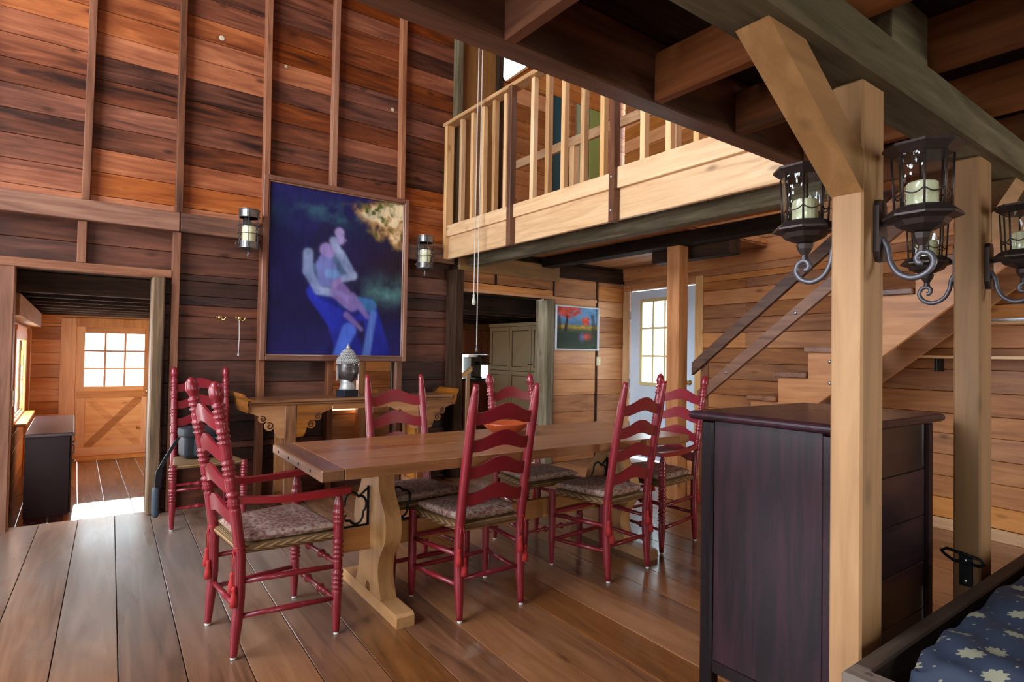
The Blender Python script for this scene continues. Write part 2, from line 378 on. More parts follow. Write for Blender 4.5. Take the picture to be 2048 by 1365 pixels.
# ---- main floor: wide boards running away from the camera, laid slightly askew
AF = math.radians(2.3)
floor = struct('floor', (0, 0, 0), -AF)
x = -3.3
while x < 5.95:
    wd = .222+rnd.uniform(-.006, .008)
    xc = x+wd/2
    y1 = (5.49+xc*math.sin(AF))/math.cos(AF); y0 = (-2.75+xc*math.sin(AF))/math.cos(AF)
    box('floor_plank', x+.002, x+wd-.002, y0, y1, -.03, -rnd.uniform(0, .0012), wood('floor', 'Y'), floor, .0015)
    x += wd
box('subfloor', -3.4, 6.2, -2.9, 5.6, -.08, -.031, wood('dark_beam', 'Y'), floor)

def rows(z0, z1, h, seed, start=None):
    r = random.Random(seed); out = []; z = z0
    while z < z1-.02:
        t = min(z+h+r.uniform(-.012, .012), z1)
        if z1-t < .05: t = z1
        out.append((z, t)); z = t
    return out
def board_wall(parent, x0, x1, zr, y0, y1, mat, holes=(), axis='x', joints=(), seed=1, name='wall_board', gap=.0018):
    """horizontal boards; holes = (a0,a1,z0,z1); axis is the running direction in the parent's frame"""
    r = random.Random(seed)
    cz = sorted({q for h_ in holes for q in h_[2:]})
    zs_ = []
    for za, zb in zr:
        e = [za]+[q for q in cz if za+.015 < q < zb-.015]+[zb]
        zs_ += list(zip(e, e[1:]))
    for za, zb in zs_:
        cuts = [(x0, x1)]
        for a0, a1, h0, h1 in holes:
            if zb > h0+.016 and za < h1-.016:
                nc = []
                for c0, c1 in cuts:
                    if a1 <= c0 or a0 >= c1: nc.append((c0, c1)); continue
                    if a0-c0 > .02: nc.append((c0, a0))
                    if c1-a1 > .02: nc.append((a1, c1))
                cuts = nc
        for c0, c1 in cuts:
            js = [j for j in joints if c0+.1 < j < c1-.1 and r.random() < .4]
            e = [c0]+js+[c1]
            for a, b in zip(e, e[1:]):
                d = r.uniform(0, .003)
                if axis == 'x': box(name, a+.001, b-.001, y0-d, y1, za+gap, zb-gap, mat, parent, .003)
                else: box(name, y0-d, y1, a+.001, b-.001, za+gap, zb-gap, mat, parent, .003)
TOP = 5.2
# ---- back wall of dark barn boards, with studs, girt, doorway to the hall and a pass-through to the kitchen
wb = struct('wall_back')
holes = [(-.36, .47, -1, 1.85), (1.95, 2.56, .45, 1.65)]
zr = rows(0, 2.27, .175, 4)+[(2.27+.1+.178*i-.1, 2.27+.178*(i+1)) for i in range(17)]
zr = [(a, min(b, TOP)) for a, b in zr if a < TOP-.03]
board_wall(wb, WL, 3.23, [q for q in zr if q[1] > 2.3], 5.47, 5.49, wood('barn', 'X'), holes, joints=(.02, .63, 1.3, 1.9, 2.59), seed=5)
board_wall(wb, WL, 3.23, [q for q in zr if q[1] <= 2.3], 5.47, 5.49, wood('barn_lower', 'X'), holes, joints=(.02, .63, 1.3, 1.9, 2.59), seed=7)
for a0, a1, z0, z1 in ((WL, -.36, 0, TOP), (-.36, .47, 1.85, TOP), (.47, 1.95, 0, TOP), (1.95, 2.56, 0, .45), (1.95, 2.56, 1.65, TOP), (2.56, 3.3, 0, TOP)):
    box('sheathing', a0, a1, 5.492, 5.515, z0, z1, wood('dark_beam', 'X'), wb)
BS = wood('barn_stud', 'Z'); BX = wood('barn_stud', 'X')
for sx, lo in ((-1.9, 0), (-1.25, 0), (-.6, 0), (.045, None), (.64, None), (1.30, None), (1.90, None), (2.59, None)):
    lean = rnd.uniform(-.012, .012) if sx > .1 else .012
    o = box('stud', sx-.026, sx+.026, 5.39, 5.47, 2.385, TOP, BS, wb); o.rotation_euler = (0, lean*.6, 0)
for sx, z0, z1 in ((.02, 1.917, 2.227), (.635, 0, 2.227), (1.30, 0, 2.227), (1.905, 0, 2.227), (2.60, 0, 2.227), (-.6, 0, 2.227), (-1.25, 0, 2.227), (-1.9, 0, 2.227)):
    box('stud', sx-.028, sx+.028, 5.39, 5.47, z0, z1, BS, wb)
box('girt', WL, .648, 5.365, 5.47, 2.23, 2.382, BX, wb, .006); box('girt', .652, 3.2, 5.37, 5.47, 2.23, 2.382, BX, wb, .006)
box('door_header', -.52, .605, 5.385, 5.47, 1.852, 1.915, BX, wb)
box('door_post', -.52, -.35, 5.38, 5.52, -.28, 1.85, BS, wb, .006)
box('door_post', .472, .556, 5.33, 5.52, 0, 1.85, wood('old_post', 'Z'), wb, .01)
box('corner_post', 3.165, 3.262, 5.27, 5.47, 0, 2.17, wood('dark_beam', 'Z'), wb, .006)
box('girt_end', 3.2, 3.24, 5.37, 5.47, 2.171, 2.39, wood('dark_beam', 'Z'), wb)
box('corner_post', 3.2, 3.275, 5.38, 5.47, 2.4, TOP, wood('grey_timber', 'Z'), wb, .006)
for px, pz, r in ((.93, 3.93, .022), (1.46, 3.85, .014), (2.5, 3.73, .02)):     # pale knot-hole patches
    MB().lathe([(r, 0), (r, .004), (r*.5, .006)], n=9).build('wood_plug', plain('pale_wood', (.6, .5, .35), .6), wb, (px, 5.468, pz), rot=(PI/2, 0, 0))
# ---- the same wall under and above the balcony: light boards, kitchen opening, upper panels
wk = struct('wall_kitchen')
OP = wood('orange_pine', 'X'); DZ = wood('dark_beam', 'Z')
board_wall(wk, 4.60, 5.29, rows(0, 2.228, .2, 8), 5.375, 5.395, OP, seed=2)
board_wall(wk, 5.33, 5.81, rows(0, 2.228, .2, 9), 5.375, 5.395, OP, seed=3)
board_wall(wk, 3.275, 4.60, [(1.955, 2.06), (2.064, 2.228)], 5.375, 5.395, OP, seed=4)
box('stud', 5.291, 5.329, 5.37, 5.40, 0, 2.228, DZ, wk); box('stud', 4.573, 4.599, 5.37, 5.40, 1.955, 2.228, DZ, wk)
box('stud', 3.72, 3.75, 5.366, 5.3749, 2.06, 2.17, DZ, wk)
box('header_trim', 3.275, 5.289, 5.352, 5.3745, 1.952, 1.99, OP, wk)
box('header_board', 3.235, 4.64, 5.33, 5.364, 2.17, 2.354, wood('treated', 'X'), wk, .006)
box('girt', 3.24, 5.81, 5.365, 5.46, 2.232, 2.385, wood('dark_beam', 'X'), wk, .006)
box('sheathing', 4.60, 5.9, 5.42, 5.44, 0, 2.228, wood('dark_beam', 'X'), wk); box('sheathing', 3.275, 4.6, 5.42, 5.44, 1.956, 2.228, wood('dark_beam', 'X'), wk)
box('door_post', 4.46, 4.572, 5.335, 5.56, 0, 1.95, wood('grey_timber', 'Z'), wk, .008)
# upper storey of the back wall
PY = wood('pine', 'Z')
box('panel', 3.277, 3.74, 5.44, 5.46, 2.5, TOP, wood('treated', 'Z'), wk)
box('stud', 3.742, 3.80, 5.38, 5.46, 2.5, TOP, DZ, wk)
uh = [(3.80, 4.35, 4.42, 5.0), (4.55, 4.86, 2.4, 4.45), (4.96, 5.42, 2.4, 4.45)]
board_wall(wk, 3.80, 5.95, rows(2.5, TOP, .19, 12), 5.44, 5.46, OP, uh, seed=6)
for poly in ([(3.80, 4.42), (3.86, 4.42), (3.80, 4.50)], [(3.88, 4.42), (4.35, 4.42), (4.35, 4.82)]):
    MB().prism(poly, 5.44, 5.46).build('wall_board', OP, wk)
MB().prism([(3.855, 4.40), (3.885, 4.40), (4.37, 4.81), (4.37, 4.85)], 5.425, 5.439).build('window_trim', wood('pine', 'X'), wk)
for a, b, z0, z1 in ((3.2, 3.80, 2.39, TOP), (4.35, 5.95, 2.39, TOP), (3.80, 4.35, 2.39, 4.42), (3.80, 4.35, 5.0, TOP)): box('sheathing', a, b, 5.492, 5.512, z0, z1, wood('dark_beam', 'X'), wk)
box('soffit', 3.28, 5.85, 5.40, 5.49, 2.39, 2.46, wood('dark_beam', 'X'), wk)
box('casing', 4.52, 4.55, 5.42, 5.44, 2.5, 4.5, plain('yellow_paint', (.62, .48, .2), .5), wk)
d2 = struct('door_2'); box('door_panel', 4.55, 4.86, 5.45, 5.48, 2.5, 4.45, plain('teal_paint', (.012, .10, .14), .4), d2)
d3 = struct('door_3'); box('door_panel', 4.96, 5.20, 5.45, 5.48, 2.5, 4.45, plain('sage_paint', (.42, .52, .34), .5), d3); box('door_panel', 5.21, 5.42, 5.45, 5.48, 2.5, 4.45, plain('lime_paint', (.32, .42, .12), .5), d3)
# ---- right wall of pine boards behind the stairs
WR = math.atan2(.39, 3.97)
wr = struct('wall_right', (5.41, 1.4, 0), -WR)
DS0, DS1, DH = 2.775, 3.862, 2.13
board_wall(wr, -4.15, 4.02, rows(.088, TOP, .163, 21), .0, .02, wood('orange_pine', 'Y'), [(DS0-.02, DS1+.02, -1, DH)], axis='y', joints=(-2.5, -.9, .9, 2.1), seed=11)
for a, b, z0, z1 in ((-4.15, DS0-.02, 0, TOP), (DS0-.02, DS1+.02, DH, TOP), (DS1+.02, 4.02, 0, TOP)):
    box('sheathing', .022, .04, a, b, z0, z1, wood('dark_beam', 'Y'), wr)
bb = struct('baseboard_right', (5.41, 1.4, 0), -WR)
box('skirting', -.02, -.001, -4.1, DS0-.13, 0, .087, wood('pine', 'Y'), bb)
tr = struct('trim_1', (5.41, 1.4, 0), -WR)
PZ = wood('pine', 'Z')
box('casing', -.022, -.002, DS0-.115, DS0-.005, 0, 2.215, PZ, tr); box('casing', -.022, -.002, DS1+.005, DS1+.12, 0, 2.13, PZ, tr)
box('casing', -.022, -.002, DS0-.003, DS1+.12, 2.135, 2.215, wood('orange_pine', 'Y'), tr)
box('cornice', -.024, -.002, .1, 4.0, 2.27, 2.40, wood('orange_pine', 'Y'), tr)
# exterior door with six lites
dr = struct('door_1', (5.41, 1.4, 0), -WR)
DW = plain('door_white', (.66, .78, .92), .35, coat=.2, bscale=3)
YT = plain('yellow_trim', (.72, .58, .28), .5)
gs0, gs1, gz0, gz1 = 3.05, 3.65, .95, 1.99
for a, b, z0, z1 in ((DS0, gs0, .02, 2.12), (gs1, DS1, .02, 2.12), (gs0, gs1, .02, gz0), (gs0, gs1, gz1, 2.12)):
    box('door_slab', .0, .035, a, b, z0, z1, DW, dr, .001)
for a, b, z0, z1 in ((gs0-.025, gs0+.02, gz0-.025, gz1+.025), (gs1-.02, gs1+.025, gz0-.025, gz1+.025), (gs0+.02, gs1-.02, gz0-.025, gz0+.02), (gs0+.02, gs1-.02, gz1-.02, gz1+.025)):
    box('glazing_trim', -.012, -.001, a, b, z0, z1, YT, dr, .003)
GW, GH = (gs1-gs0)/3, (gz1-gz0)/3
for i in (1, 2): box('muntin', -.004, .012, gs0+GW*i-.013, gs0+GW*i+.013, gz0, gz1, YT, dr, .002)
for i in (1, 2): box('muntin', -.005, .011, gs0, gs1, gz0+GH*i-.013, gz0+GH*i+.013, YT, dr, .002)
for i in range(3):
    for j in range(3):
        box('pane', .014, .018, gs0+GW*i+.001, gs0+GW*(i+1)-.001, gz0+GH*j+.001, gz0+GH*(j+1)-.001, glass(), dr, .0005)
for z in (.4, .95, 1.82): box('hinge', -.012, -.001, DS1-.012, DS1+.008, z-.05, z+.05, plain('steel', (.5, .5, .5), .3, .9), dr, .002)
h = MB().lathe([(.028, 0), (.028, .006), (.012, .008), (.012, .04), (.026, .05), (.028, .065), (.0, .075)], n=14).build('door_knob', BRASS, dr, (-.002, DS0+.07, 1.0), True, rot=(0, -PI/2, 0))
MB().tube([(0, 0, 0), (0, .0, .05), (0, .1, .06)], .01).build('lever', IRON, h)
# ---- unseen walls with their windows
def holed_wall(name, fixed, a0, a1, wins, axis, mat, frame_prefix):
    st = struct(name); t0, t1 = fixed-.1, fixed
    cols = sorted({a0, a1, *[q for w_ in wins for q in w_[:2]]})
    for c0, c1 in zip(cols, cols[1:]):
        gaps = sorted([(w_[2], w_[3]) for w_ in wins if w_[0] < c1-.01 and w_[1] > c0+.01])
        z = 0
        for g0, g1 in gaps+[(TOP, TOP)]:
            if g0-z > .02:
                if axis == 'y': box('wall_section', t0, t1, c0, c1, z, g0, mat, st)
                else: box('wall_section', c0, c1, t0, t1, z, g0, mat, st)
            z = g1
    for i, (c0, c1, z0, z1) in enumerate(wins):
        wd_ = struct('window_%d' % (len([o for o in bpy.data.objects if o.name.startswith('window_') and o.get('kind')])+1))
        bars = [(c0, c0+.05, z0, z1), (c1-.05, c1, z0, z1), (c0+.05, c1-.05, z0, z0+.05), (c0+.05, c1-.05, z1-.05, z1), ((c0+c1)/2-.02, (c0+c1)/2+.02, z0+.05, z1-.05)]
        for b0, b1, q0, q1 in bars:
            if axis == 'y': box('window_frame', t0+.01, t1-.01, b0, b1, q0, q1, wood('pine', 'Z'), wd_)
            else: box('window_frame', b0, b1, t0+.01, t1-.01, q0, q1, wood('pine', 'Z'), wd_)
    return st
holed_wall('wall_left', WL, -2.7, 5.5, LEFT_WIN, 'y', wood('barn', 'Y'), 'l')
holed_wall('wall_front', WF, WL, 5.2, FRONT_WIN, 'x', wood('barn', 'X'), 'f')

# ---- ceilings: roof boarding high up, loft framing over the camera, boards under the balcony
ce = struct('ceiling')
for i in range(20):
    x0 = WL-.1+i*.45
    for ya, yb in (((-2.7, .48), (1.52, 5.55)) if 3.6 < x0 < 5.0 else ((-2.7, 5.55),)): box('ceiling_board', x0+.003, x0+.447, ya, yb, TOP, TOP+.03, wood('barn', 'Y'), ce)
w10 = struct('window_10', (4.6, 1.0, TOP))  # invented skylight, added to hold the loft fill light
for a, b, p, q in ((-.99, -.6, -.52, .52), (.6, .69, -.52, .52), (-.6, .6, -.52, -.47), (-.6, .6, .47, .52), (-.02, .02, -.47, .47)): box('window_frame', a, b, p, q, -.02, .05, wood('pine', 'X'), w10)
lo = struct('ceiling_loft')
SX = wood('stair', 'X')
box('beam', .5, 3.06, 1.45, 1.54, 2.25, 2.49, SX, lo, .006)
GX = wood('grey_timber', 'X')
box('beam', .4, 5.2, .715, .875, 2.112, 2.248, GX, lo, .012)
JO = wood('joist', 'Y')
for jx in (.54, 1.02, 1.71, 2.23, 2.80, 3.42, 4.02, 4.62):
    box('joist', jx, jx+.045, WF+.02, 1.448, 2.25, 2.43, JO, lo)
for i in range(22):
    y0 = WF+.01+i*.187
    box('ceiling_board', .5, 5.0, y0+.001, min(y0+.185, 1.54) if i < 21 else 1.53, 2.491 if y0 > 1.3 else 2.431, 2.515 if y0 > 1.3 else 2.455, wood('dark_beam', 'X'), lo)
box('blocking', 1.92, 2.2, .73, .79, 2.25, 2.42, GX, lo)
cu = struct('ceiling_balcony')
for i in range(9):
    x0 = 3.14+i*.29; yl = 1.56 if x0+.287 < 4.58 else 3.25
    box('ceiling_board', x0+.002, x0+.288, yl, 5.36, 2.425, 2.445, wood('orange_pine', 'Y'), cu)
    box('floor_board', x0+.002, x0+.288, yl, 5.40, 2.45, 2.50, wood('orange_pine', 'Y'), cu)
box('beam', 3.34, 3.46, 1.56, 5.325, 2.22, 2.424, wood('grey_timber', 'Y'), cu, .012)
box('beam', 4.35, 4.53, 2.2, 5.325, 2.312, 2.424, wood('dark_beam', 'Y'), cu, .01)
box('beam', 4.60, 4.76, 3.02, 3.9, 2.215, 2.424, wood('dark_beam', 'Y'), cu, .01)

# ================================================================== HALL beyond the left doorway (a step down)
HZ = -.28
fh = struct('floor_hall', (0, 0, HZ))
for i in range(8): box('floor_plank', -.6+i*.22+.002, -.6+(i+1)*.22-.002, 5.53, 10.2, -.03, 0, wood('floor', 'Y'), fh, .003)
box('step_riser', -.5, .62, 5.492, 5.528, -.03, .25, wood('floor', 'X'), fh)
wh = struct('wall_hall')
HX = wood('hall_pine', 'X'); HY = wood('hall_pine', 'Y'); HP = wood('hall_pine', 'Z')
board_wall(wh, -.6, 1.2, rows(HZ, 2.0, .17, 31), 10.06, 10.08, HX, [(-.01, .93, -1, 1.60)], seed=31)
board_wall(wh, 5.53, 10.05, rows(HZ, 2.0, .17, 32), -.50, -.48, HY, [(7.5, 8.9, .55, 1.35), (5.7, 6.5, .2, 1.3)], axis='y', seed=32)
board_wall(wh, 5.53, 10.05, rows(HZ, 2.0, .17, 33), 1.12, 1.14, HY, axis='y', seed=33)
ch = struct('ceiling_hall')
for i in range(8): box('joist', -.48, 1.11, 5.75+i*.56, 5.81+i*.56, 1.70, 1.86, wood('dark_beam', 'X'), ch)
for i in range(10): box('ceiling_board', -.5, 1.13, 5.53+i*.455+.002, 5.53+(i+1)*.455, 1.862, 1.885, wood('dark_beam', 'X'), ch)
for a in (('x', -.6, -.01, 10.082, 10.1, HZ, 2.0), ('x', .93, 1.2, 10.082, 10.1, HZ, 2.0), ('x', -.01, .93, 10.082, 10.1, 1.60, 2.0)): box('sheathing', *a[1:], wood('dark_beam', 'X'), wh)
for y0, y1, z0, z1 in ((5.53, 5.7, HZ, 2), (5.7, 6.5, HZ, .2), (5.7, 6.5, 1.3, 2), (6.5, 7.5, HZ, 2), (8.9, 10.05, HZ, 2), (7.5, 8.9, HZ, .55), (7.5, 8.9, 1.35, 2)): box('sheathing', -.52, -.502, y0, y1, z0, z1, wood('dark_beam', 'Y'), wh)
box('sheathing', 1.142, 1.16, 5.53, 10.05, HZ, 2, wood('dark_beam', 'Y'), wh)
t2 = struct('trim_2')
for a, b, z0, z1 in ((-.16, .012, HZ, 1.68), (.908, 1.08, HZ, 1.68), (.012, .908, 1.565, 1.69)):
    box('casing', a, b, 10.03, 10.058, z0, z1, HP, t2)
t3 = struct('trim_3')
for a, b, z0, z1 in ((7.38, 7.5, .45, 1.45), (8.9, 9.02, .45, 1.45), (7.5, 8.9, .45, .55), (7.5, 8.9, 1.35, 1.5)):
    box('casing', -.478, -.455, a, b, z0, z1, HP, t3)
box('sill', -.455, -.36, 7.45, 8.95, .5, .53, HY, t3)
for y0 in (6.5, 9.35): box('casing', -.478, -.44, y0, y0+.12, HZ, 1.5, HP, t3)
box('casing', -.478, -.44, 5.56, 5.7, HZ, 1.5, HP, t3); box('casing', -.478, -.44, 5.7, 6.5, 1.3, 1.42, HY, t3)
box('beam', -.48, -.34, 5.75, 9.2, 1.52, 1.69, wood('treated', 'Y'), t3)
# dutch door with nine lites and a crossbuck
dd = struct('door_4', (0, 10.05, HZ))
x0, x1, zt = .0, .92, 1.86
wx0, wx1, wz0, wz1 = .11, .81, 1.02, 1.76
for a, b, p, q in ((x0, wx0, 0, zt), (wx1, x1, 0, zt), (wx0, wx1, 0, wz0), (wx0, wx1, wz1, zt)): box('door_slab', a, b, 0, .04, p, q, HP if b-a < .3 else HX, dd, .002)
gw, gh = (wx1-wx0)/3, (wz1-wz0)/3
for i in (1, 2):
    box('muntin', wx0+gw*i-.013, wx0+gw*i+.013, .005, .035, wz0, wz1, HP, dd, .002); box('muntin', wx0, wx1, .004, .034, wz0+gh*i-.013, wz0+gh*i+.013, HX, dd, .002)
for i in range(3):
    for j in range(3): box('pane', wx0+gw*i+.001, wx0+gw*(i+1)-.001, .018, .022, wz0+gh*j+.001, wz0+gh*(j+1)-.001, glass(), dd, .0005)
box('rail', .03, .89, -.014, -.001, .86, .95, HX, dd); box('rail', .03, .89, -.014, -.001, .06, .18, HX, dd)
box('stile', .03, .13, -.014, -.001, .18, .86, HP, dd); box('stile', .79, .89, -.014, -.001, .18, .86, HP, dd)
for s in (1, -1):
    pl = [(.13, .18), (.21, .18), (.79, .82), (.79, .86), (.71, .86), (.13, .22)]
    pl = pl if s > 0 else [(.92-a, b) for a, b in pl][::-1]
    MB().prism(pl, -.013 if s > 0 else -.011, -.001).build('crossbuck', HX, dd)
box('threshold', -.02, .94, -.09, .0, 0, .05, HX, dd)
MB().lathe([(.03, 0), (.02, .02), (.03, .05), (0, .065)], n=12).build('door_knob', BRASS, dd, (.86, -.015, .93), True, rot=(PI/2, 0, 0))
MB().lathe([(.014, 0), (.02, .02), (0, .03)], n=10).build('pull_knob', BRASS, dd, (.75, -.015, .42), True, rot=(PI/2, 0, 0))

# ================================================================== KITCHEN beyond the wall
fk = struct('floor_kitchen')
for i in range(19): box('floor_plank', 1.2+i*.24+.002, 1.2+(i+1)*.24-.002, 5.56, 8.45, -.03, -.001, wood('floor', 'Y'), fk, .003)
wkk = struct('wall_kitchen_far')
board_wall(wkk, 1.18, 5.9, rows(0, 2.05, .2, 41), 8.40, 8.42, HX, [(4.85, 5.75, .5, 1.35), (1.4, 2.6, .75, 1.65)], seed=41)
for a, b, z0, z1 in ((1.18, 1.4, 0, 2.05), (1.4, 2.6, 0, .75), (1.4, 2.6, 1.65, 2.05), (2.6, 4.85, 0, 2.05), (5.75, 5.9, 0, 2.05), (4.85, 5.75, 0, .5), (4.85, 5.75, 1.35, 2.05)): box('sheathing', a, b, 8.422, 8.44, z0, z1, wood('dark_beam', 'X'), wkk)
wk2, wk3 = struct('wall_kitchen_right'), struct('wall_kitchen_left')
board_wall(wk2, 5.56, 8.4, rows(0, 2.05, .2, 42), 5.86, 5.88, HY, axis='y', seed=42)
board_wall(wk3, 5.56, 8.4, rows(0, 2.05, .2, 43), 1.18, 1.20, HY, axis='y', seed=43)
box('sheathing', 5.882, 5.9, 5.56, 8.4, 0, 2.05, wood('dark_beam', 'Y'), wk2); box('sheathing', 1.162, 1.179, 5.56, 8.4, 0, 2.05, wood('dark_beam', 'Y'), wk3)
ck = struct('ceiling_kitchen')
for i in range(6): box('joist', 1.2, 5.85, 5.72+i*.48, 5.78+i*.48, 1.78, 1.96, wood('dark_beam', 'X'), ck)
for i in range(7): box('ceiling_board', 1.2, 5.85, 5.56+i*.41+.002, 5.56+(i+1)*.41, 1.962, 1.985, wood('dark_beam', 'X'), ck)
MB().prism([(5.25, 1.60), (5.33, 1.60), (4.82, 1.96), (4.74, 1.96)], 6.05, 6.12).build('brace', OP, ck)
w8 = struct('window_8', (1.4, 8.38, .75))  # unseen window added around the kitchen fill light
for a, b, p, q in ((0, .05, 0, .9), (1.15, 1.2, 0, .9), (.05, 1.15, 0, .05), (.05, 1.15, .85, .9), (.58, .62, .05, .85)): box('window_frame', a, b, 0, .05, p, q, WHITE, w8)
w9 = struct('window_9', (4.85, 8.38, .5))
for a, b, p, q in ((0, .05, 0, .85), (.85, .9, 0, .85), (.05, .85, 0, .05), (.05, .85, .8, .85)): box('window_frame', a, b, 0, .05, p, q, WHITE, w9)
box('pane', .05, .85, .02, .025, .05, .8, glass(), w9, .0005)

# ================================================================== POSTS, BALCONY RAILING, STAIRS
def polypost(name, label, x0, x1, y0, y1, z1, kind, brace=None):
    t = thing(name, label, 'post', ((x0+x1)/2, (y0+y1)/2, 0))
    hx, hy = (x1-x0)/2, (y1-y0)/2
    box('shaft', -hx, hx, -hy, hy, 0, z1, wood(kind, 'Z'), t, .006)
    if brace:
        MB().prism([(a-(x0+x1)/2, b) for a, b in brace], -hy, hy).build('brace', wood(kind, 'X'), t)
    return t
polypost('support_post', 'thick pale timber post with a diagonal brace beside the dark cabinet', 1.797, 1.936, .755, .844, 2.11, 'treated', [(1.796, 1.78), (1.796, 1.90), (1.47, 2.111), (1.298, 2.111)])
polypost('support_post', 'pale timber post with a black iron hook near its foot', 2.83, 2.965, .76, .849, 2.11, 'treated', [(2.966, 1.78), (3.47, 2.111), (3.30, 2.111), (2.966, 1.90)])
polypost('support_post', 'square pine post in front of the white door at the stair foot', 4.37, 4.507, 3.385, 3.522, 2.31, 'orange_pine')

PN = wood('pine', 'Y')
bal = thing('balcony_railing', 'pale pine balcony railing with square balusters and two dark uprights', 'railing', (3.1, 1.6, 2.27))
def bb_(name, x0, x1, y0, y1, z0, z1, mat, ch=.003): return box(name, x0-3.1, x1-3.1, y0-1.6, y1-1.6, z0-2.27, z1-2.27, mat, bal, ch)
bb_('fascia_board', 3.095, 3.132, 1.545, 5.33, 2.27, 2.52, PN, .004)
bb_('toe_board', 3.07, 3.094, 2.97, 5.33, 2.50, 2.615, PN); bb_('toe_board', 3.065, 3.094, 1.545, 2.92, 2.49, 2.64, PN)
bb_('handrail', 3.055, 3.175, 1.6, 5.42, 3.675, 3.712, PN, .006)
bb_('end_post', 3.06, 3.15, 5.335, 5.385, 2.27, 3.674, PZ, .004)
for y in (5.12, 4.91, 4.72, 4.53, 4.35, 3.95, 3.75, 3.55, 3.32, 3.11, 2.72, 2.50, 2.28, 2.06, 1.84):
    o = bb_('baluster', 3.096, 3.146, y-.022, y+.022, 2.521, 3.674, PZ)
    o.rotation_euler = (rnd.uniform(-.006, .006), 0, 0)
for y in (4.19, 2.945):
    bb_('upright', 3.03, 3.094, y-.026, y+.026, 2.25, 3.674, wood('stair', 'Z'), .004)
    for z in (2.33, 2.57): MB().lathe([(.009, 0), (.009, .004), (0, .006)], n=8).build('screw', plain('steel', (.5, .5, .5), .3, .9), bal, (3.03-3.1, y-1.6, z-2.27), rot=(0, -PI/2, 0))
guard = thing('stairwell_guard', 'inner pine guard rail behind the balcony balusters', 'railing', (3.8, 3.4, 2.5))
box('rail', -.02, .02, -1.7, 1.9, .80, .89, PN, guard)
for y in (-1.6, -.4, .8, 1.85): box('post', -.02, .05, y-.03, y+.03, 0, .799, PZ, guard)

SX0, SX1, RISE, RUN = 4.512, 5.17, .1985, .238
st = thing('staircase', 'open wooden staircase with dark treads against the pine wall', 'stairs', (4.9, 2.4, 0))
def noseY(n): return 2.776-(n-5)*RUN
SW = wood('stair', 'X'); SY = wood('orange_pine', 'Y')
poly = [(noseY(1)-.02-2.4, 0), (noseY(1)-.02-2.4, RISE-.043)]
for n in range(1, 12):
    poly += [(noseY(n+1)-.02-2.4, RISE*n-.043), (noseY(n+1)-.02-2.4, RISE*(n+1)-.043)]
poly += [(noseY(12)-.26-2.4, RISE*12-.043), (noseY(12)-.26-2.4, RISE*12-.30), (noseY(2)-.12-2.4, 0)]
for xa in (SX0-4.9, SX1-4.9-.04): MB().prism(poly, xa, xa+.04, 'YZ').build('stringer', SY, st)
for n in range(1, 13):
    box('tread', SX0-4.9-(.034 if n > 2 else .002), SX1-4.9, noseY(n)-.25-2.4, noseY(n)-2.4, RISE*n-.042, RISE*n, SW, st, .006)
box('leg', SX0-4.9+.045, SX0-4.9+.13, -.55, -.46, 0, 1.0, wood('orange_pine', 'Z'), st)
for (yy, zz) in ((2.12, 1.28), (2.12, 1.12)): MB().lathe([(.014, 0), (.014, .006), (.006, .012), (0, .013)], n=10).build('bolt', plain('steel', (.5, .5, .5), .3, .9), st, (SX0-4.9, yy-2.4, zz), rot=(0, -PI/2, 0))
SR = wood('stair', 'Y')
for dz, ya, yb in ((1.23, 3.30, 1.2), (.93, 3.24, 1.2)):
    def zz(y): return dz+(3.25-y)*.80
    MB().prism([(ya-2.4, zz(ya)-.055), (yb-2.4, zz(yb)-.055), (yb-2.4, zz(yb)+.055), (ya-2.4, zz(ya)+.055)], SX0-4.9-.06, SX0-4.9-.02, 'YZ').build('handrail', SR, st)
    if dz < 1:
        for y in (2.95, 2.35): MB().lathe([(.015, 0), (.015, .004), (.007, .012), (0, .013)], n=10).build('bolt', plain('steel', (.5, .5, .5), .3, .9), st, (SX0-4.9-.06, y-2.4, zz(y)), rot=(0, -PI/2, 0))
for i, (y, z1) in enumerate(((3.20, 1.32),)):
    box('newel', SX0-4.9-.018, SX0-4.9-.002, y-.04-2.4, y+.04-2.4, 0 if i == 0 else 1.7, z1, wood('stair', 'Z'), st)
# wall shelves by the stairs
for z, label in ((1.318, 'lower narrow pine shelf on the wall under the stairs'), (1.562, 'upper narrow pine shelf with plates under the stairs')):
    sh = thing('wall_shelf', label, 'shelf', (5.41, 1.4, z), -WR)
    box('board', -.20, -.003, -1.2, .72 if z < 1.5 else .56, 0, .022, wood('pine', 'Y'), sh)
    for y in (-.9, .3): box('bracket', -.12, -.004, y-.01, y+.01, -.10, -.001, IRON, sh)
ca, sa = math.cos(-WR), math.sin(-WR)
def onwall(lx, ly, z): return (5.41+lx*ca-ly*sa, 1.4+lx*sa+ly*ca, z)
CER = plain('white_ceramic', (.72, .74, .74), .2, coat=.3)
for ly, r, label in ((.44, .085, 'small white dish at the end of the upper shelf'), (.24, .09, 'grey dish beside the white one on the upper shelf')):
    d = thing('dish', label, 'dish', onwall(-.10, ly, 1.5845)); 
    MB().lathe([(r*.6, 0), (r*.65, .004), (r, .02), (r, .024), (r*.6, .008), (0, .008)], n=20).build('bowl', CER if r < .088 else plain('grey_ceramic', (.3, .32, .33), .3), d, smooth=True)
    MB().lathe([(r*.3, .008), (r*.3, .012), (0, .012)], n=14).build('base_ring', CER, d)
tr_ = thing('tray', 'long silver tray lying on the upper shelf', 'tray', onwall(-.10, -.22, 1.5845), -WR)
box('plate', -.08, .08, -.26, .26, 0, .008, plain('silver', (.7, .72, .75), .25, .9), tr_)
for sx in (-.078, .072): box('rim', sx, sx+.006, -.26, .26, .0085, .022, plain('silver', (.7, .72, .75), .25, .9), tr_)

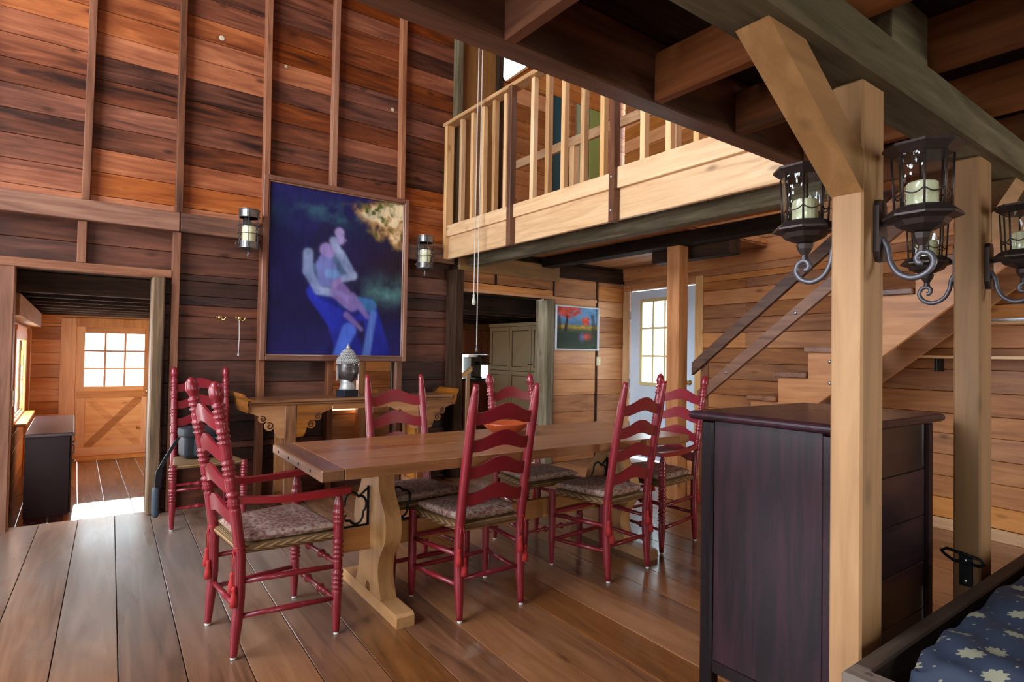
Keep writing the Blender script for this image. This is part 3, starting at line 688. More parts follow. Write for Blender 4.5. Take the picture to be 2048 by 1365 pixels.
# ================================================================== CHAIRS
def rear_path(side, w, H, lean, n=40):
    """points from foot to top of a rear post (local frame: back at -y)"""
    P = []
    for i in range(n+1):
        z = .012+(H-.012)*i/n
        y = 0 if z < .42 else -lean*((z-.42)/(H-.42))**1.15
        if z < .25: y -= .018*((.25-z)/.25)
        P.append((side*w/2, y, z))
    return P
def turned(zs, base, rings, finial=None, taper_foot=True, H=1.15):
    R = []
    for z in zs:
        r = base
        if z < .14 and taper_foot: r = base*(.62+.38*z/.14)
        for c, nb in rings:
            for q in range(nb):
                zc = c+(q-(nb-1)/2)*.021
                d = abs(z-zc)
                if d < .011: r = max(r, base*(1.0+.20*math.cos(d/.011*PI/2)))
                elif d < .016: r = min(r, base*.80)
        if finial:
            t = (z-finial)/(H-finial)
            if t > 0: r = base*(.72+.62*math.sin(min(1, t*1.5)*PI/2)*(1 if t < .35 else 1)-.0) if t < .35 else base*1.22*math.sqrt(max(0, 1-((t-.35)/.65)**2.2))+.001
        R.append(r)
    return R
def slat_strip(half, zc, h, arch, ylean, th=.012):
    n = 18; top, bot = [], []
    for i in range(n+1):
        u = -1+2*i/n; a = (.5+.5*math.cos(PI*min(1, abs(u)*1.18)))
        top.append((half*u, zc+h/2+arch*(a-.45))); bot.append((half*u, zc-h/2+arch*.62*(a-.45)))
    def yo(x, z): return ylean(z)+.020*((x/half)**2-1)
    return strip(top, bot, -th/2, th/2, 'XZ', yo)
def make_chair(name, label, style, arms=False, cushion=True, bw=.37, fw_=.47, dp=.39, H=1.15, lean=.125, group=None):
    t = thing(name, label, 'chair', group=group)
    yr, yf = -dp/2, dp/2
    base = .0205 if style == 'plain' else .0205
    ylean = lambda z: yr+(0 if z < .42 else -lean*((z-.42)/(H-.42))**1.15)
    slz = (.60, .735, .868, 1.0)
    n = 150 if style != 'plain' else 40
    for s in (-1, 1):
        base = .0228
        P = [(x, y+yr, z) for x, y, z in rear_path(s, bw, H, lean, n)]; zs = [p[2] for p in P]
        if style == 'plain':
            R = [base*(.62+.38*z/.14) if z < .14 else (base if z < H-.12 else base*(1-.38*(z-(H-.12))/.12)) for z in zs]
            for i, z in enumerate(zs):
                if .14 <= z < H-.12: R[i] = base*1.05
        else:
            R = turned(zs, base, [((a+b)/2, 3) for a, b in zip(slz, slz[1:])]+[(H-.125, 3)], H-.095, H=H)
        MB().tube(P, R, 10).build('rear_post', RED, t, smooth=True)
        # front legs
        ftop = .462 if not arms else .635
        base = .0215; k = 90; P = [(s*fw_/2, yf, .012+(ftop-.012)*i/k) for i in range(k+1)]; zs = [p[2] for p in P]
        if style == 'plain': R = [base*(.65+.35*z/.14) if z < .14 else base*1.05 for z in zs]
        else: R = turned(zs, base*1.04, [(.40 if not arms else .39, 4), (.25, 4)] + ([(.535, 3)] if arms else []))
        if arms:
            for i, z in enumerate(zs):
                if z > .59: R[i] = base*(1.1-.55*(z-.59)/.045)
        MB().tube(P, R, 10).build('front_leg', RED, t, smooth=True)
        for px, py in ((s*fw_/2, yf), (s*bw/2, yr-.018)):
            MB().lathe([(.010, 0), (.012, .004), (.011, .0125)], n=10).build('glide', WHITE, t, (px, py, 0))
        # side stretchers
        for z in (.165, .31):
            MB().tube([(s*fw_/2, yf, z), (s*(fw_+bw)/4, 0, z+.004), (s*bw/2, ylean(z), z+.008)], [.011, .0135, .011], 8).build('stretcher', RED, t, smooth=True)
    for z in (.155, .32):
        xs = [-1+2*i/40 for i in range(41)]
        rr = [.011+.004*(1-abs(u)) for u in xs]
        if style != 'plain':
            rr = [.010+.006*max(0, 1-abs(abs(u)-.30)/.16)+(.006 if min(abs(abs(u)-.30), abs(abs(u)-.55)) < .03 else 0) for u in xs]
        MB().tube([(u*fw_/2, yf, z) for u in xs], rr, 8).build('stretcher', RED, t, smooth=True)
    MB().tube([(-bw/2, ylean(.2), .2), (0, ylean(.2), .2), (bw/2, ylean(.2), .2)], [.011, .0135, .011], 8).build('stretcher', RED, t, smooth=True)
    for z in slz:
        V, F = slat_strip(bw/2-.008, z, .068, .045, ylean); link('slat', V, F, RED, t)
    half = lambda y: (bw/2+(fw_-bw)/2*(y-yr)/dp)+.004
    V, F = pillow(half, yr-.008, yf+.012, .447, .042, 16, 16, .22); link('rush_seat', V, F, rush(), t, smooth=True)
    if cushion:
        hc_ = lambda y: half(y)-.022 if y > yr+.03 else half(y)-.035
        V, F = pillow(hc_, yr+.012, yf-.004, .488, .05, 18, 18, .38); c = link('cushion', V, F, CUSH, t, smooth=True)
        e = [(hc_(yr+.02), yr+.012), (hc_(yf), yf-.004)]
        loop = [(-e[0][0], e[0][1], .488), (e[0][0], e[0][1], .488), (e[1][0], e[1][1], .488), (-e[1][0], e[1][1], .488), (-e[0][0], e[0][1], .488)]
        pts = []
        for a, b in zip(loop, loop[1:]): pts += [tuple(Vector(a).lerp(Vector(b), q/6)) for q in range(6)]
        MB().tube(pts+[pts[0]], .0035, 6).build('piping', plain('tan_piping', (.36, .22, .12), .8), c)
        for s in (-1, 1):
            tm = MB(); x = s*bw/2
            tm.tube([(x+.022*math.cos(q*PI/4), ylean(.47)+.022*math.sin(q*PI/4), .462+.004*math.sin(q)) for q in range(9)], .003, 6)
            for k in range(2):
                dx = .012*(1 if k else -1); L_ = .10+.05*k
                yb = ylean(.4)-.026
                tm.tube([(x+dx*.4, yb+.002, .46), (x+dx, yb-.004, .42), (x+dx*1.3, yb, .46-L_)], .0025, 6)
                tm.lathe([(.0, .0), (.008, -.003), (.011, -.014), (.008, -.022), (.015, -.05), (.018, -.085), (.0, -.085)], (x+dx*1.3, yb, .46-L_), 9)
            tm.build('tie_tassel', plain('tassel_red', (.42, .02, .02), .8), t, smooth=True)
    if arms:
        for s in (-1, 1):
            a0 = Vector((s*bw/2, ylean(.66)+.01, .665)); a1 = Vector((s*(fw_/2+.004), yf+.045, .655))
            top, n_ = [], 12; V, F = [], []
            for i in range(n_+1):
                q = i/n_; p = a0.lerp(a1, q); p.z += -.012*math.sin(q*PI); p.x += s*.012*math.sin(q*PI); hw = .012+.014*q; hz = .014
                V += [(p.x-hw, p.y, p.z-hz), (p.x+hw, p.y, p.z-hz), (p.x+hw, p.y, p.z+hz), (p.x-hw, p.y, p.z+hz)]
            for i in range(n_):
                for k in range(4): F.append([i*4+k, i*4+(k+1) % 4, i*4+4+(k+1) % 4, i*4+4+k])
            F += [[3, 2, 1, 0], [n_*4+k for k in range(4)]]
            link('arm', V, F, plain('red_arm_paint', (.28, .010, .016), .3, coat=.3, bscale=14), t)
    return t
def place(t, rear_mid, ang, dp=.39):
    """put a chair so that its rear legs' midpoint is at rear_mid, facing ang (0 = +Y)"""
    c, s = math.cos(ang), math.sin(ang)
    t.location = (rear_mid[0]-s*dp/2, rear_mid[1]+c*dp/2, 0); t.rotation_euler = (0, 0, ang)
    return t
ac = make_chair('armchair', 'red turned ladder-back armchair with paisley cushion facing the table from the doorway end', 'turned', True, True, .40, .51, .41, 1.165, .12, 'red ladder-back chairs')
place(ac, (.567, 2.885), -PI/2+math.radians(4.5), .41)
a2 = copy_tree(ac); a2['label'] = 'red turned ladder-back armchair between the table end and the stairs'; place(a2, (3.535, 2.79), PI/2, .41)
sc = make_chair('dining_chair', 'red plain ladder-back chair with its back to the big iron bracket end of the table', 'plain', group='red ladder-back chairs'); place(sc, (1.705, 2.456), 0)
sc['label'] = 'red plain ladder-back chair with its seat under the table, between armchair and dark cabinet'
s2 = copy_tree(sc); s2['label'] = 'red plain ladder-back chair pushed under the table, next to the dark cabinet'; place(s2, (2.66, 2.418), math.radians(4.5))
s3 = copy_tree(sc); s3['label'] = 'red plain ladder-back chair facing the room from between table and console'; place(s3, (1.648, 3.356), PI)
tc_ = make_chair('dining_chair', 'red chair with turned finials standing before the kitchen opening', 'turned', group='red ladder-back chairs'); place(tc_, (2.575, 3.375), PI)
tb = make_chair('dining_chair', 'red turned chair without cushion against the barn wall, black bag on its seat', 'turned3', cushion=False, group='red ladder-back chairs'); place(tb, (.815, 5.185), PI)

# ================================================================== DINING TABLE
TA = math.radians(-1.6)
tb_ = thing('dining_table', 'long trestle dining table with breadboard ends and wavy plank legs', 'table', (2.07, 2.893, 0), TA)
L2, W2 = 1.205, .43
TW = wood('table', 'X')
for i in range(4):
    y0 = -W2+i*2*W2/4; box('top_plank', -L2+.105, L2-.105, y0+.0004, y0+2*W2/4-.0004, .735, .785, TW, tb_, .0015)
for s in (-1, 1): 
    e = box('breadboard_end', *(sorted((s*(L2-.104), s*L2))), -W2, W2, .734, .785, wood('table', 'Y'), tb_, .006)
    for y in (-.27, -.08, .1, .3): MB().lathe([(.008, 0), (.008, .002), (0, .003)], n=8).build('peg', wood('dark_beam', 'X'), e, (s*.052, y, 0), rot=(0, s*PI/2, 0))
def leg_profile():
    pts = [(.70, .125), (.64, .118), (.60, .125), (.55, .155), (.50, .195), (.45, .215), (.40, .218), (.35, .205), (.30, .172), (.26, .143), (.22, .130), (.17, .130), (.12, .148), (.07, .17), (.062, .172)]
    cr = []
    for i in range(len(pts)-1):
        p0, p1, p2, p3 = [pts[max(0, min(len(pts)-1, i+k))] for k in (-1, 0, 1, 2)]
        for q in range(4):
            u = q/4
            cr.append(tuple(.5*((2*p1[d])+(-p0[d]+p2[d])*u+(2*p0[d]-5*p1[d]+4*p2[d]-p3[d])*u*u+(-p0[d]+3*p1[d]-3*p2[d]+p3[d])*u**3) for d in (0, 1)))
    cr.append(pts[-1])
    near = [(-b, a) for a, b in cr]; far = [(b, a) for a, b in cr][::-1]
    arch = [(.03*math.cos(PI*q/8), .062+.045*math.sin(PI*q/8)) for q in range(1, 8)]
    return near+[(-.032, .062)]+arch[::-1]+[(.032, .062)]+far
TR = wood('trestle', 'Z'); TY = wood('trestle', 'Y')
for s in (-1, 1):
    xc = -(L2-.43) if s < 0 else .93
    # build the slab as near and far halves so the polygon stays simple
    MB().prism(leg_profile(), xc-.042, xc+.042, 'YZ').build('leg', TR, tb_)
    ft = [(-.375, 0), (-.375, .05), (-.36, .062), (.36, .062), (.375, .05), (.375, 0)]
    MB().prism(ft, xc-.045, xc+.045, 'YZ').build('foot', TY, tb_)
    MB().prism([(-.33, .733), (-.33, .712), (-.24, .712), (-.22, .702), (-.15, .70), (.15, .70), (.22, .702), (.24, .712), (.33, .712), (.33, .733)], xc-.035, xc+.035, 'YZ').build('cleat', TY, tb_)
    MB().lathe([(.022, 0), (.022, .012), (.015, .022), (0, .024)], n=12).build('peg', TR, tb_, (xc-.042*1, 0.03, .34), rot=(0, -PI/2, 0))
    for d in (-1, 1):         # wrought-iron quatrefoil brackets on both sides of each leg
        if (s, d) == (1, 1): continue
        bx = xc+d*.05; im = MB()
        im.tube([(bx, 0, .398), (bx, 0, .60)], .007, 6)
        im.tube([(bx, 0, .590), (bx+d*.055, 0, .545)], .0065, 6); im.tube([(bx+d*.115, 0, .462), (bx+d*.19, 0, .402)], .0065, 6)
        im.tube([(bx, 0, .400), (bx+d*.23, 0, .400)], .006, 6)
        cx_, cz_ = bx+d*.075, .492
        q_ = []
        for k in range(49):
            a = 2*PI*k/48; r = .052+.016*abs(math.cos(2*a)); q_.append((cx_+r*math.cos(a+.4), 0, cz_+1.25*r*math.sin(a+.4)))
        im.tube(q_, .0065, 6)
        im.build('iron_bracket', IRON, tb_, smooth=True)
box('stretcher', -L2+.21, 1.0, -.017, .017, .275, .392, wood('console', 'X'), tb_, .003)

# bowl on the table
bo = thing('bowl', 'turned orange-red wooden bowl on the dining table', 'bowl', (2.20, 3.03, .7860))
bowl = [(.05, 0), (.055, .004), (.09, .02), (.125, .045), (.148, .072), (.150, .078), (.144, .077), (.12, .05), (.085, .027), (0, .018)]
MB().lathe(bowl, n=32).build('body', plain('red_bowl_wood', (.42, .07, .02), .3, coat=.3, bscale=9), bo, smooth=True)
MB().lathe([(.048, 0), (.052, .003), (.048, .0035)], n=24).build('foot_ring', plain('dark_bowl_foot', (.2, .035, .012), .4), bo)

# ================================================================== CONSOLE (altar table) and what stands on it
cn = thing('console_table', 'long altar console table with upturned ends and carved scroll spandrels', 'table', (2.055, 5.15, 0))
CX = wood('console', 'X'); CZ = wood('console', 'Z'); hw, d0, d1 = .98, -.15, .20
box('top', -hw+.03, hw-.03, d0-.01, d1+.01, .862, .89, CX, cn, .006)
box('moulding', -hw+.045, hw-.045, d0-.002, d1, .842, .8615, CX, cn, .007)
for s in (-1, 1):
    MB().prism([(s*(hw-.032), .865), (s*(hw-.07), .891), (s*(hw-.03), .905), (s*(hw-.005), .937), (s*(hw+.015), .945), (s*(hw+.012), .915), (s*(hw-.004), .89), (s*(hw-.008), .842), (s*(hw-.03), .79), (s*(hw-.04), .80)], d0-.01, d1+.01).build('upturned_end', CX, cn)
    lx = s*.605
    for y in (d0+.012, d1-.055): box('leg', lx-.047, lx+.047, y, y+.045, 0, .8415, CZ, cn, .006)
    box('foot_rail', lx-.05, lx+.05, d0+.058, d1-.056, .02, .08, CZ, cn, .004)
    box('side_panel', lx-.012, lx+.012, d0+.058, d1-.056, .08, .84, CZ, cn, .003)
    for dirn in (-1, 1):
        # scrolled spandrel hanging beside the leg
        pts = [(0, .8415), (.30, .8415), (.30, .795), (.24, .775), (.20, .755)]
        for cx_, cz_, r, a0, a1 in ((.175, .735, .032, 50, -140), (.12, .675, .038, 60, -150)):
            pts += [(cx_+r*math.cos(math.radians(a0+(a1-a0)*q/10)), cz_+r*math.sin(math.radians(a0+(a1-a0)*q/10))) for q in range(11)]
        pts += [(.07, .60), (.055, .575), (0, .57)]
        poly = [(lx+dirn*(.048+a), b) for a, b in pts]
        sp_ = MB().prism(poly, d0+.016, d0+.034).build('spandrel', CX, cn)
        sm = MB()
        for cx_, cz_, r in ((.175, .735, .026), (.12, .675, .031)):
            sm.tube([(lx+dirn*(.048+cx_+r*(1-q/22)*math.cos(q*.45+1)), d0+.014, cz_+r*(1-q/22)*math.sin(q*.45+1)) for q in range(18)], .004, 6)
        sm.build('scroll_carving', wood('dark_beam', 'X'), sp_)
box('apron', -.555+.305, .555-.305, d0+.016, d0+.034, .79, .8415, CX, cn, .002)

# buddha head
bu = thing('buddha_head', 'bronze and silver Buddha head sculpture on a dark square base', 'sculpture', (1.965, 5.12, .8905), math.radians(14))
HEAD = plain('bronze_patina', (.10, .085, .08), .35, .6, bump=.15, bscale=25); SIL = plain('worn_silver', (.48, .47, .45), .45, .5, bump=.3, bscale=40)
box('base', -.075, .075, -.065, .065, 0, .058, plain('slate_base', (.012, .018, .03), .4), bu, .003)
MB().lathe([(.072, .0585), (.07, .075), (.062, .10), (.060, .125), (.066, .15)], n=24).build('neck', SIL, bu, smooth=True)
V, F = [], []; NU, NV = 48, 40
for j in range(NV+1):
    th = PI*j/NV
    for i in range(NU):
        ph = 2*PI*i/NU
        x, y, z = math.sin(th)*math.sin(ph), -math.sin(th)*math.cos(ph), math.cos(th)     # face looks to -y
        rx, ry, rz = .096, .10, .128
        if z < 0: rx *= 1-.28*z*z; ry *= 1-.10*z*z
        px, py, pz = x*rx, y*ry, z*rz
        if y < 0:
            g = lambda cx, cz, sx, sz: math.exp(-((px-cx)/sx)**2-((pz-cz)/sz)**2)
            py -= .030*g(0, -.020, .012, .026)+.012*g(0, .01, .009, .03)+.010*g(0, -.062, .022, .007)+.008*g(0, -.074, .018, .006)+.012*g(0, -.098, .022, .015)
            py += .012*g(-.034, .012, .022, .012)+.012*g(.034, .012, .022, .012)
            py -= .008*g(-.034, .006, .016, .006)+.008*g(.034, .006, .016, .006)+.006*g(-.034, .032, .026, .006)+.006*g(.034, .032, .026, .006)
            py += .004*g(0, -.05, .01, .006)
        V.append((px, py, pz+.235))
for j in range(NV):
    for i in range(NU): F.append([j*NU+i, j*NU+(i+1) % NU, (j+1)*NU+(i+1) % NU, (j+1)*NU+i])
hd = link('face', V, F, HEAD, bu, smooth=True)
cm = MB()
HP_ = [(.090, .290), (.094, .302), (.089, .326), (.074, .350), (.058, .362), (.056, .380), (.046, .400), (.024, .418), (.001, .425)]
def hair_r(z):
    for (r0, z0), (r1, z1) in zip(HP_, HP_[1:]):
        if z0 <= z <= z1: return r0+(r1-r0)*(z-z0)/(z1-z0)
    return .01
for ring in range(11):
    if ring < 7: z = .285+ring*.0125; r = .106*math.sqrt(max(.05, 1-((z-.235)/.142)**2)); 
    else: z = .372+(ring-7)*.014; r = .052*(1-(ring-7)/5.5)
    z = .295+ring*.0122; r = hair_r(z)+.002; n = max(6, int(2*PI*r/.0165))
    for k in range(n):
        a = 2*PI*(k+.5*(ring % 2))/n
        if ring < 1 and math.cos(a-PI*1.5) > .3: continue
        V, F = lathe([(.0001, -.008), (.007, -.004), (.0085, 0), (.007, .004), (.0001, .008)], 7)
        cm.add(V, F, Matrix.Translation((r*math.cos(a), r*1.06*math.sin(a), z)))
V, F = lathe(HP_, 28); cm.add(V, F)
cm.build('hair_curls', SIL, bu, smooth=True)
MB().lathe([(.012, .415), (.02, .43), (.015, .445), (.009, .455), (.001, .475)], n=12).build('flame_finial', SIL, bu, smooth=True)
for s in (-1, 1):
    pr = [(0, .27), (.012, .275), (.02, .26), (.019, .235), (.012, .205), (.014, .17), (.010, .145), (.0, .14), (-.006, .17), (-.003, .22)]
    e = MB().prism([(a, b) for a, b in pr], -.006, .006, 'YZ'); e.build('ear', SIL, bu, (s*.102, .0, 0), smooth=False)
MB().lathe([(.008, 0), (.007, .004), (0, .006)], n=10).build('forehead_mark', SIL, bu, (0, -.097, .282), True, rot=(PI/2, 0, 0))

# ================================================================== PICTURES
from math import exp, sqrt
def lin(c): return tuple((k/255/12.92 if k/255 < .04045 else ((k/255+.055)/1.055)**2.4) for k in c)
def canvas(name, w_, h_, nx, ny, fn, parent, loc, rough=.4):
    V, F, C = [], [], []
    for j in range(ny+1):
        for i in range(nx+1):
            u, q = i/nx, j/ny; V.append((w_*(u-.5), 0, h_*(.5-q))); C.append((*fn(u, q), 1))
    for j in range(ny):
        for i in range(nx): a = j*(nx+1)+i; F.append([a, a+nx+1, a+nx+2, a+1])
    o = link(name, V, F, vcol('oil_paint', rough), parent, loc)
    at = o.data.color_attributes.new('paint', 'FLOAT_COLOR', 'POINT')
    at.data.foreach_set('color', [k for c in C for k in c])
    return o
class VN:
    def __init__(s, seed): r = random.Random(seed); s.g = [[r.random() for _ in range(64)] for _ in range(64)]
    def at(s, x, y):
        xi, yi = math.floor(x), math.floor(y); fx, fy = x-xi, y-yi; fx = fx*fx*(3-2*fx); fy = fy*fy*(3-2*fy)
        g = lambda a, b: s.g[b % 64][a % 64]
        return (g(xi, yi)*(1-fx)+g(xi+1, yi)*fx)*(1-fy)+(g(xi, yi+1)*(1-fx)+g(xi+1, yi+1)*fx)*fy
    def f(s, x, y, o=4): return sum(s.at(x*2**k+k*7, y*2**k+k*3)/2**(k+1) for k in range(o))/(1-.5**o)
vn = VN(4)
def mixc(a, b, t): t = max(0, min(1, t)); return tuple(p+(q-p)*t for p, q in zip(a, b))
def cap(u, q, a, b, r0, r1, asp=1.18):
    """soft capsule coverage; asp corrects the canvas aspect"""
    ax, ay, bx, by, px, py = a[0], a[1]*asp, b[0], b[1]*asp, u, q*asp
    dx, dy = bx-ax, by-ay; t = max(0, min(1, ((px-ax)*dx+(py-ay)*dy)/(dx*dx+dy*dy+1e-9)))
    d = sqrt((px-ax-t*dx)**2+(py-ay-t*dy)**2)-(r0+(r1-r0)*t)
    return 1/(1+exp(max(-40, min(40, d/.0038))))
def big_painting(u, q):
    n = vn.f(u*5, q*5); n2 = vn.f(u*11+9, q*13+4)
    c = mixc(lin((38, 32, 92)), lin((28, 22, 60)), q*1.3)
    c = mixc(c, lin((26, 42, 66)), max(0, .9-abs(q-.18)*4)*n*1.2)
    c = mixc(c, lin((44, 28, 40)), max(0, (u-.45)*2.2)*max(0, 1-abs(q-.42)*2.4))
    c = mixc(c, lin((44, 40, 110)), max(0, (q-.72)*3)*.8*(.6+.6*u))
    sky = exp(-((u-.98)/.30)**2-((q-.10)/.17)**2)*1.8+exp(-((u-.72)/.2)**2-((q-.08)/.05)**2)*.8
    n3 = vn.f(u*14+2, q*17+8, 5); sky = sky*(.1+1.9*max(0, n3-.08))*(.6+.8*n) - .36
    c = mixc(c, lin((118, 88, 62)), sky*2.4); c = mixc(c, lin((196, 150, 96)), (sky-.2)*2.6); c = mixc(c, lin((246, 222, 176)), (sky-.55)*2.6)
    c = mixc(c, lin((92, 100, 44)), max(0, vn.f(u*20+5, q*22)-.55)*5*max(0, min(1, sky*2)))
    st_ = exp(-((u-.45)/.3)**2-((q-.13)/.06)**2)*(n3*2-.75); c = mixc(c, lin((60, 96, 112)), st_)
    tl = exp(-((u-.88)/.2)**2-((q-.58)/.075)**2)*(n2*2.2-.45); c = mixc(c, lin((88, 130, 130)), tl*.8)
    # dress
    dr_ = max(cap(u, q, (.33, .62), (.50, .76), .06, .10), cap(u, q, (.50, .74), (.71, .70), .09, .08), cap(u, q, (.74, .72), (.82, .99), .06, .09), cap(u, q, (.48, .74), (.60, .99), .08, .10)*.8)
    c = mixc(c, mixc(lin((44, 56, 190)), lin((30, 30, 120)), n+q-.9), dr_*.85)
    c = mixc(c, lin((70, 125, 170)), cap(u, q, (.55, .66), (.74, .68), .05, .05)*.75)
    for a, b, r0, r1, col in (((.58, .84), (.50, 1.0), .055, .035, (80, 110, 215)), ((.765, .73), (.715, 1.0), .026, .03, (92, 122, 205))):
        c = mixc(c, lin(col), cap(u, q, a, b, r0, r1)*.92)
    # torso, arms, head of the seated woman
    sh_ = vn.f(u*9+7, q*9+2); skin = mixc(lin((96, 110, 165)), lin((176, 186, 226)), sh_*1.7-.3); sk2 = mixc(lin((58, 82, 124)), lin((112, 138, 172)), sh_*1.5-.25)
    c = mixc(c, lin((20, 20, 52)), max(cap(u, q, (.36, .44), (.42, .60), .12, .09), cap(u, q, (.45, .62), (.62, .70), .07, .06))*.55)
    c = mixc(c, sk2, max(cap(u, q, (.36, .42), (.40, .58), .09, .07), cap(u, q, (.46, .37), (.50, .50), .06, .05))*.8)
    hair = max(cap(u, q, (.41, .265), (.36, .33), .085, .06), cap(u, q, (.36, .33), (.34, .41), .06, .05)); c = mixc(c, lin((34, 30, 66)), hair*.95)
    c = mixc(c, skin, cap(u, q, (.455, .30), (.47, .345), .03, .032)*.9)
    c = mixc(c, lin((168, 150, 205)), max(cap(u, q, (.495, .245), (.505, .295), .034, .026), cap(u, q, (.535, .285), (.538, .288), .007, .005))*.95)
    c = mixc(c, lin((60, 50, 100)), cap(u, q, (.515, .258), (.532, .257), .003, .003)*.6); c = mixc(c, lin((110, 60, 110)), cap(u, q, (.515, .312), (.528, .31), .003, .003)*.8)
    for a, b, r0, r1 in (((.275, .39), (.275, .50), .034, .034), ((.275, .50), (.35, .605), .033, .03), ((.35, .605), (.53, .625), .03, .022), ((.505, .375), (.60, .50), .033, .03), ((.60, .50), (.50, .535), .03, .02)):
        c = mixc(c, mixc(skin, sk2, n), cap(u, q, a, b, r0, r1)*.93)
    for k in range(4): c = mixc(c, lin((150, 140, 205)), cap(u, q, (.53, .625), (.585+.008*k, .675-.014*k), .012, .006)*.9)
    # child
    c = mixc(c, lin((118, 122, 190)), max(cap(u, q, (.40, .43), (.45, .53), .055, .06), cap(u, q, (.36, .45), (.38, .56), .03, .025))*.9)
    c = mixc(c, lin((112, 165, 215)), cap(u, q, (.42, .50), (.47, .50), .03, .03)*.6)
    c = mixc(c, lin((150, 130, 190)), cap(u, q, (.405, .36), (.425, .375), .05, .04)*.93)
    c = mixc(c, lin((135, 110, 175)), max(cap(u, q, (.50, .60), (.60, .68), .065, .05), cap(u, q, (.60, .63), (.72, .75), .03, .017), cap(u, q, (.56, .745), (.675, .83), .022, .013))*.8)
    for k in range(4): c = mixc(c, lin((150, 125, 180)), cap(u, q, (.50, .535), (.455+.004*k, .555+.012*k), .012, .006)*.85)
    br = vn.f(u*60, q*9+u*14, 3); return tuple(min(1, max(0, k*.84*(.62+.42*n2+.36*br))) for k in c)
def small_painting(u, q):
    n = vn.f(u*6+3, q*6+1); n2 = vn.f(u*18, q*18+5)
    c = mixc(lin((120, 160, 200)), lin((70, 110, 150)), n)
    c = mixc(c, lin((60, 90, 120)), max(0, 1-abs(q-.4)*8)*n)
    hill = q-.33-.1*n; c = mixc(c, lin((80, 85, 50)), hill*12); c = mixc(c, lin((190, 150, 40)), max(0, 1-abs(q-.47)*14)*n2*1.5)
    c = mixc(c, lin((45, 55, 45)), (q-.52)*9)
    c = mixc(c, lin((200, 75, 60)), exp(-((u-.72)/.1)**2-((q-.70)/.07)**2)*n2*1.7); c = mixc(c, lin((80, 110, 160)), exp(-((u-.62)/.05)**2-((q-.72)/.1)**2)*.8)
    c = mixc(c, lin((60, 72, 50)), max(0, (q-.8)*5)*(n+.3))
    fol = exp(-((u-.25)/.28)**2-((q-.08)/.16)**2)*1.6+exp(-((u-.72)/.10)**2-((q-.32)/.09)**2)*1.3; n4 = vn.f(u*26+1, q*22+6); c = mixc(c, mixc(lin((150, 50, 46)), lin((232, 92, 66)), n2*1.6-.3), (fol*(2.8*n4-.55)-.28)*4)
    c = mixc(c, lin((46, 36, 36)), max(cap(u, q, (.26, .22), (.22, .55), .02, .035, .7), cap(u, q, (.88, .2), (.92, .55), .04, .06, .7)*.7, cap(u, q, (.06, .3), (.06, .5), .05, .06, .7)*.7))
    return tuple(min(1, max(0, k)) for k in c)
def framed(name, label, x0, x1, z0, z1, yb, depth, fwid, fmat, fn, nx, ny, lip=True):
    t = thing(name, label, 'painting', ((x0+x1)/2, yb, z0))
    W_, H_ = x1-x0, z1-z0
    for a, b, p, q in ((-W_/2, -W_/2+fwid, 0, H_), (W_/2-fwid, W_/2, 0, H_), (-W_/2+fwid, W_/2-fwid, 0, fwid), (-W_/2+fwid, W_/2-fwid, H_-fwid, H_)):
        box('frame', a, b, -depth, 0, p, q, fmat(b-a > q-p), t, .006)
    if lip:
        g = plain('gilt_lip', (.26, .12, .06), .35, coat=.3)
        i0, i1, j0, j1 = -W_/2+fwid, W_/2-fwid, fwid, H_-fwid
        for a, b, p, q in ((i0, i0+.012, j0, j1), (i1-.012, i1, j0, j1), (i0+.012, i1-.012, j0, j0+.012), (i0+.012, i1-.012, j1-.012, j1)):
            box('inner_lip', a, b, -depth+.012, -.006, p, q, g, t, .003)
    canvas('canvas', W_-2*fwid, H_-2*fwid, nx, ny, fn, t, (0, -depth*.45, H_/2))
    box('backing', -W_/2+fwid, W_/2-fwid, -.005, 0, fwid, H_-fwid, plain('card', (.3, .2, .1), .8), t, .001)
    return t
framed('painting', 'large blue oil painting of a seated figure holding a child, brown frame', 1.268, 2.648, 1.199, 2.815, 5.388, .05, .045, lambda hz: wood('frame_wood', 'X' if hz else 'Z'), big_painting, 190, 222)
framed('painting', 'small autumn landscape painting in a white frame beside the kitchen opening', 4.592, 5.31, 1.352, 1.893, 5.37, .045, .018, lambda hz: plain('white_frame', (.62, .63, .66), .5), small_painting, 90, 68, False)

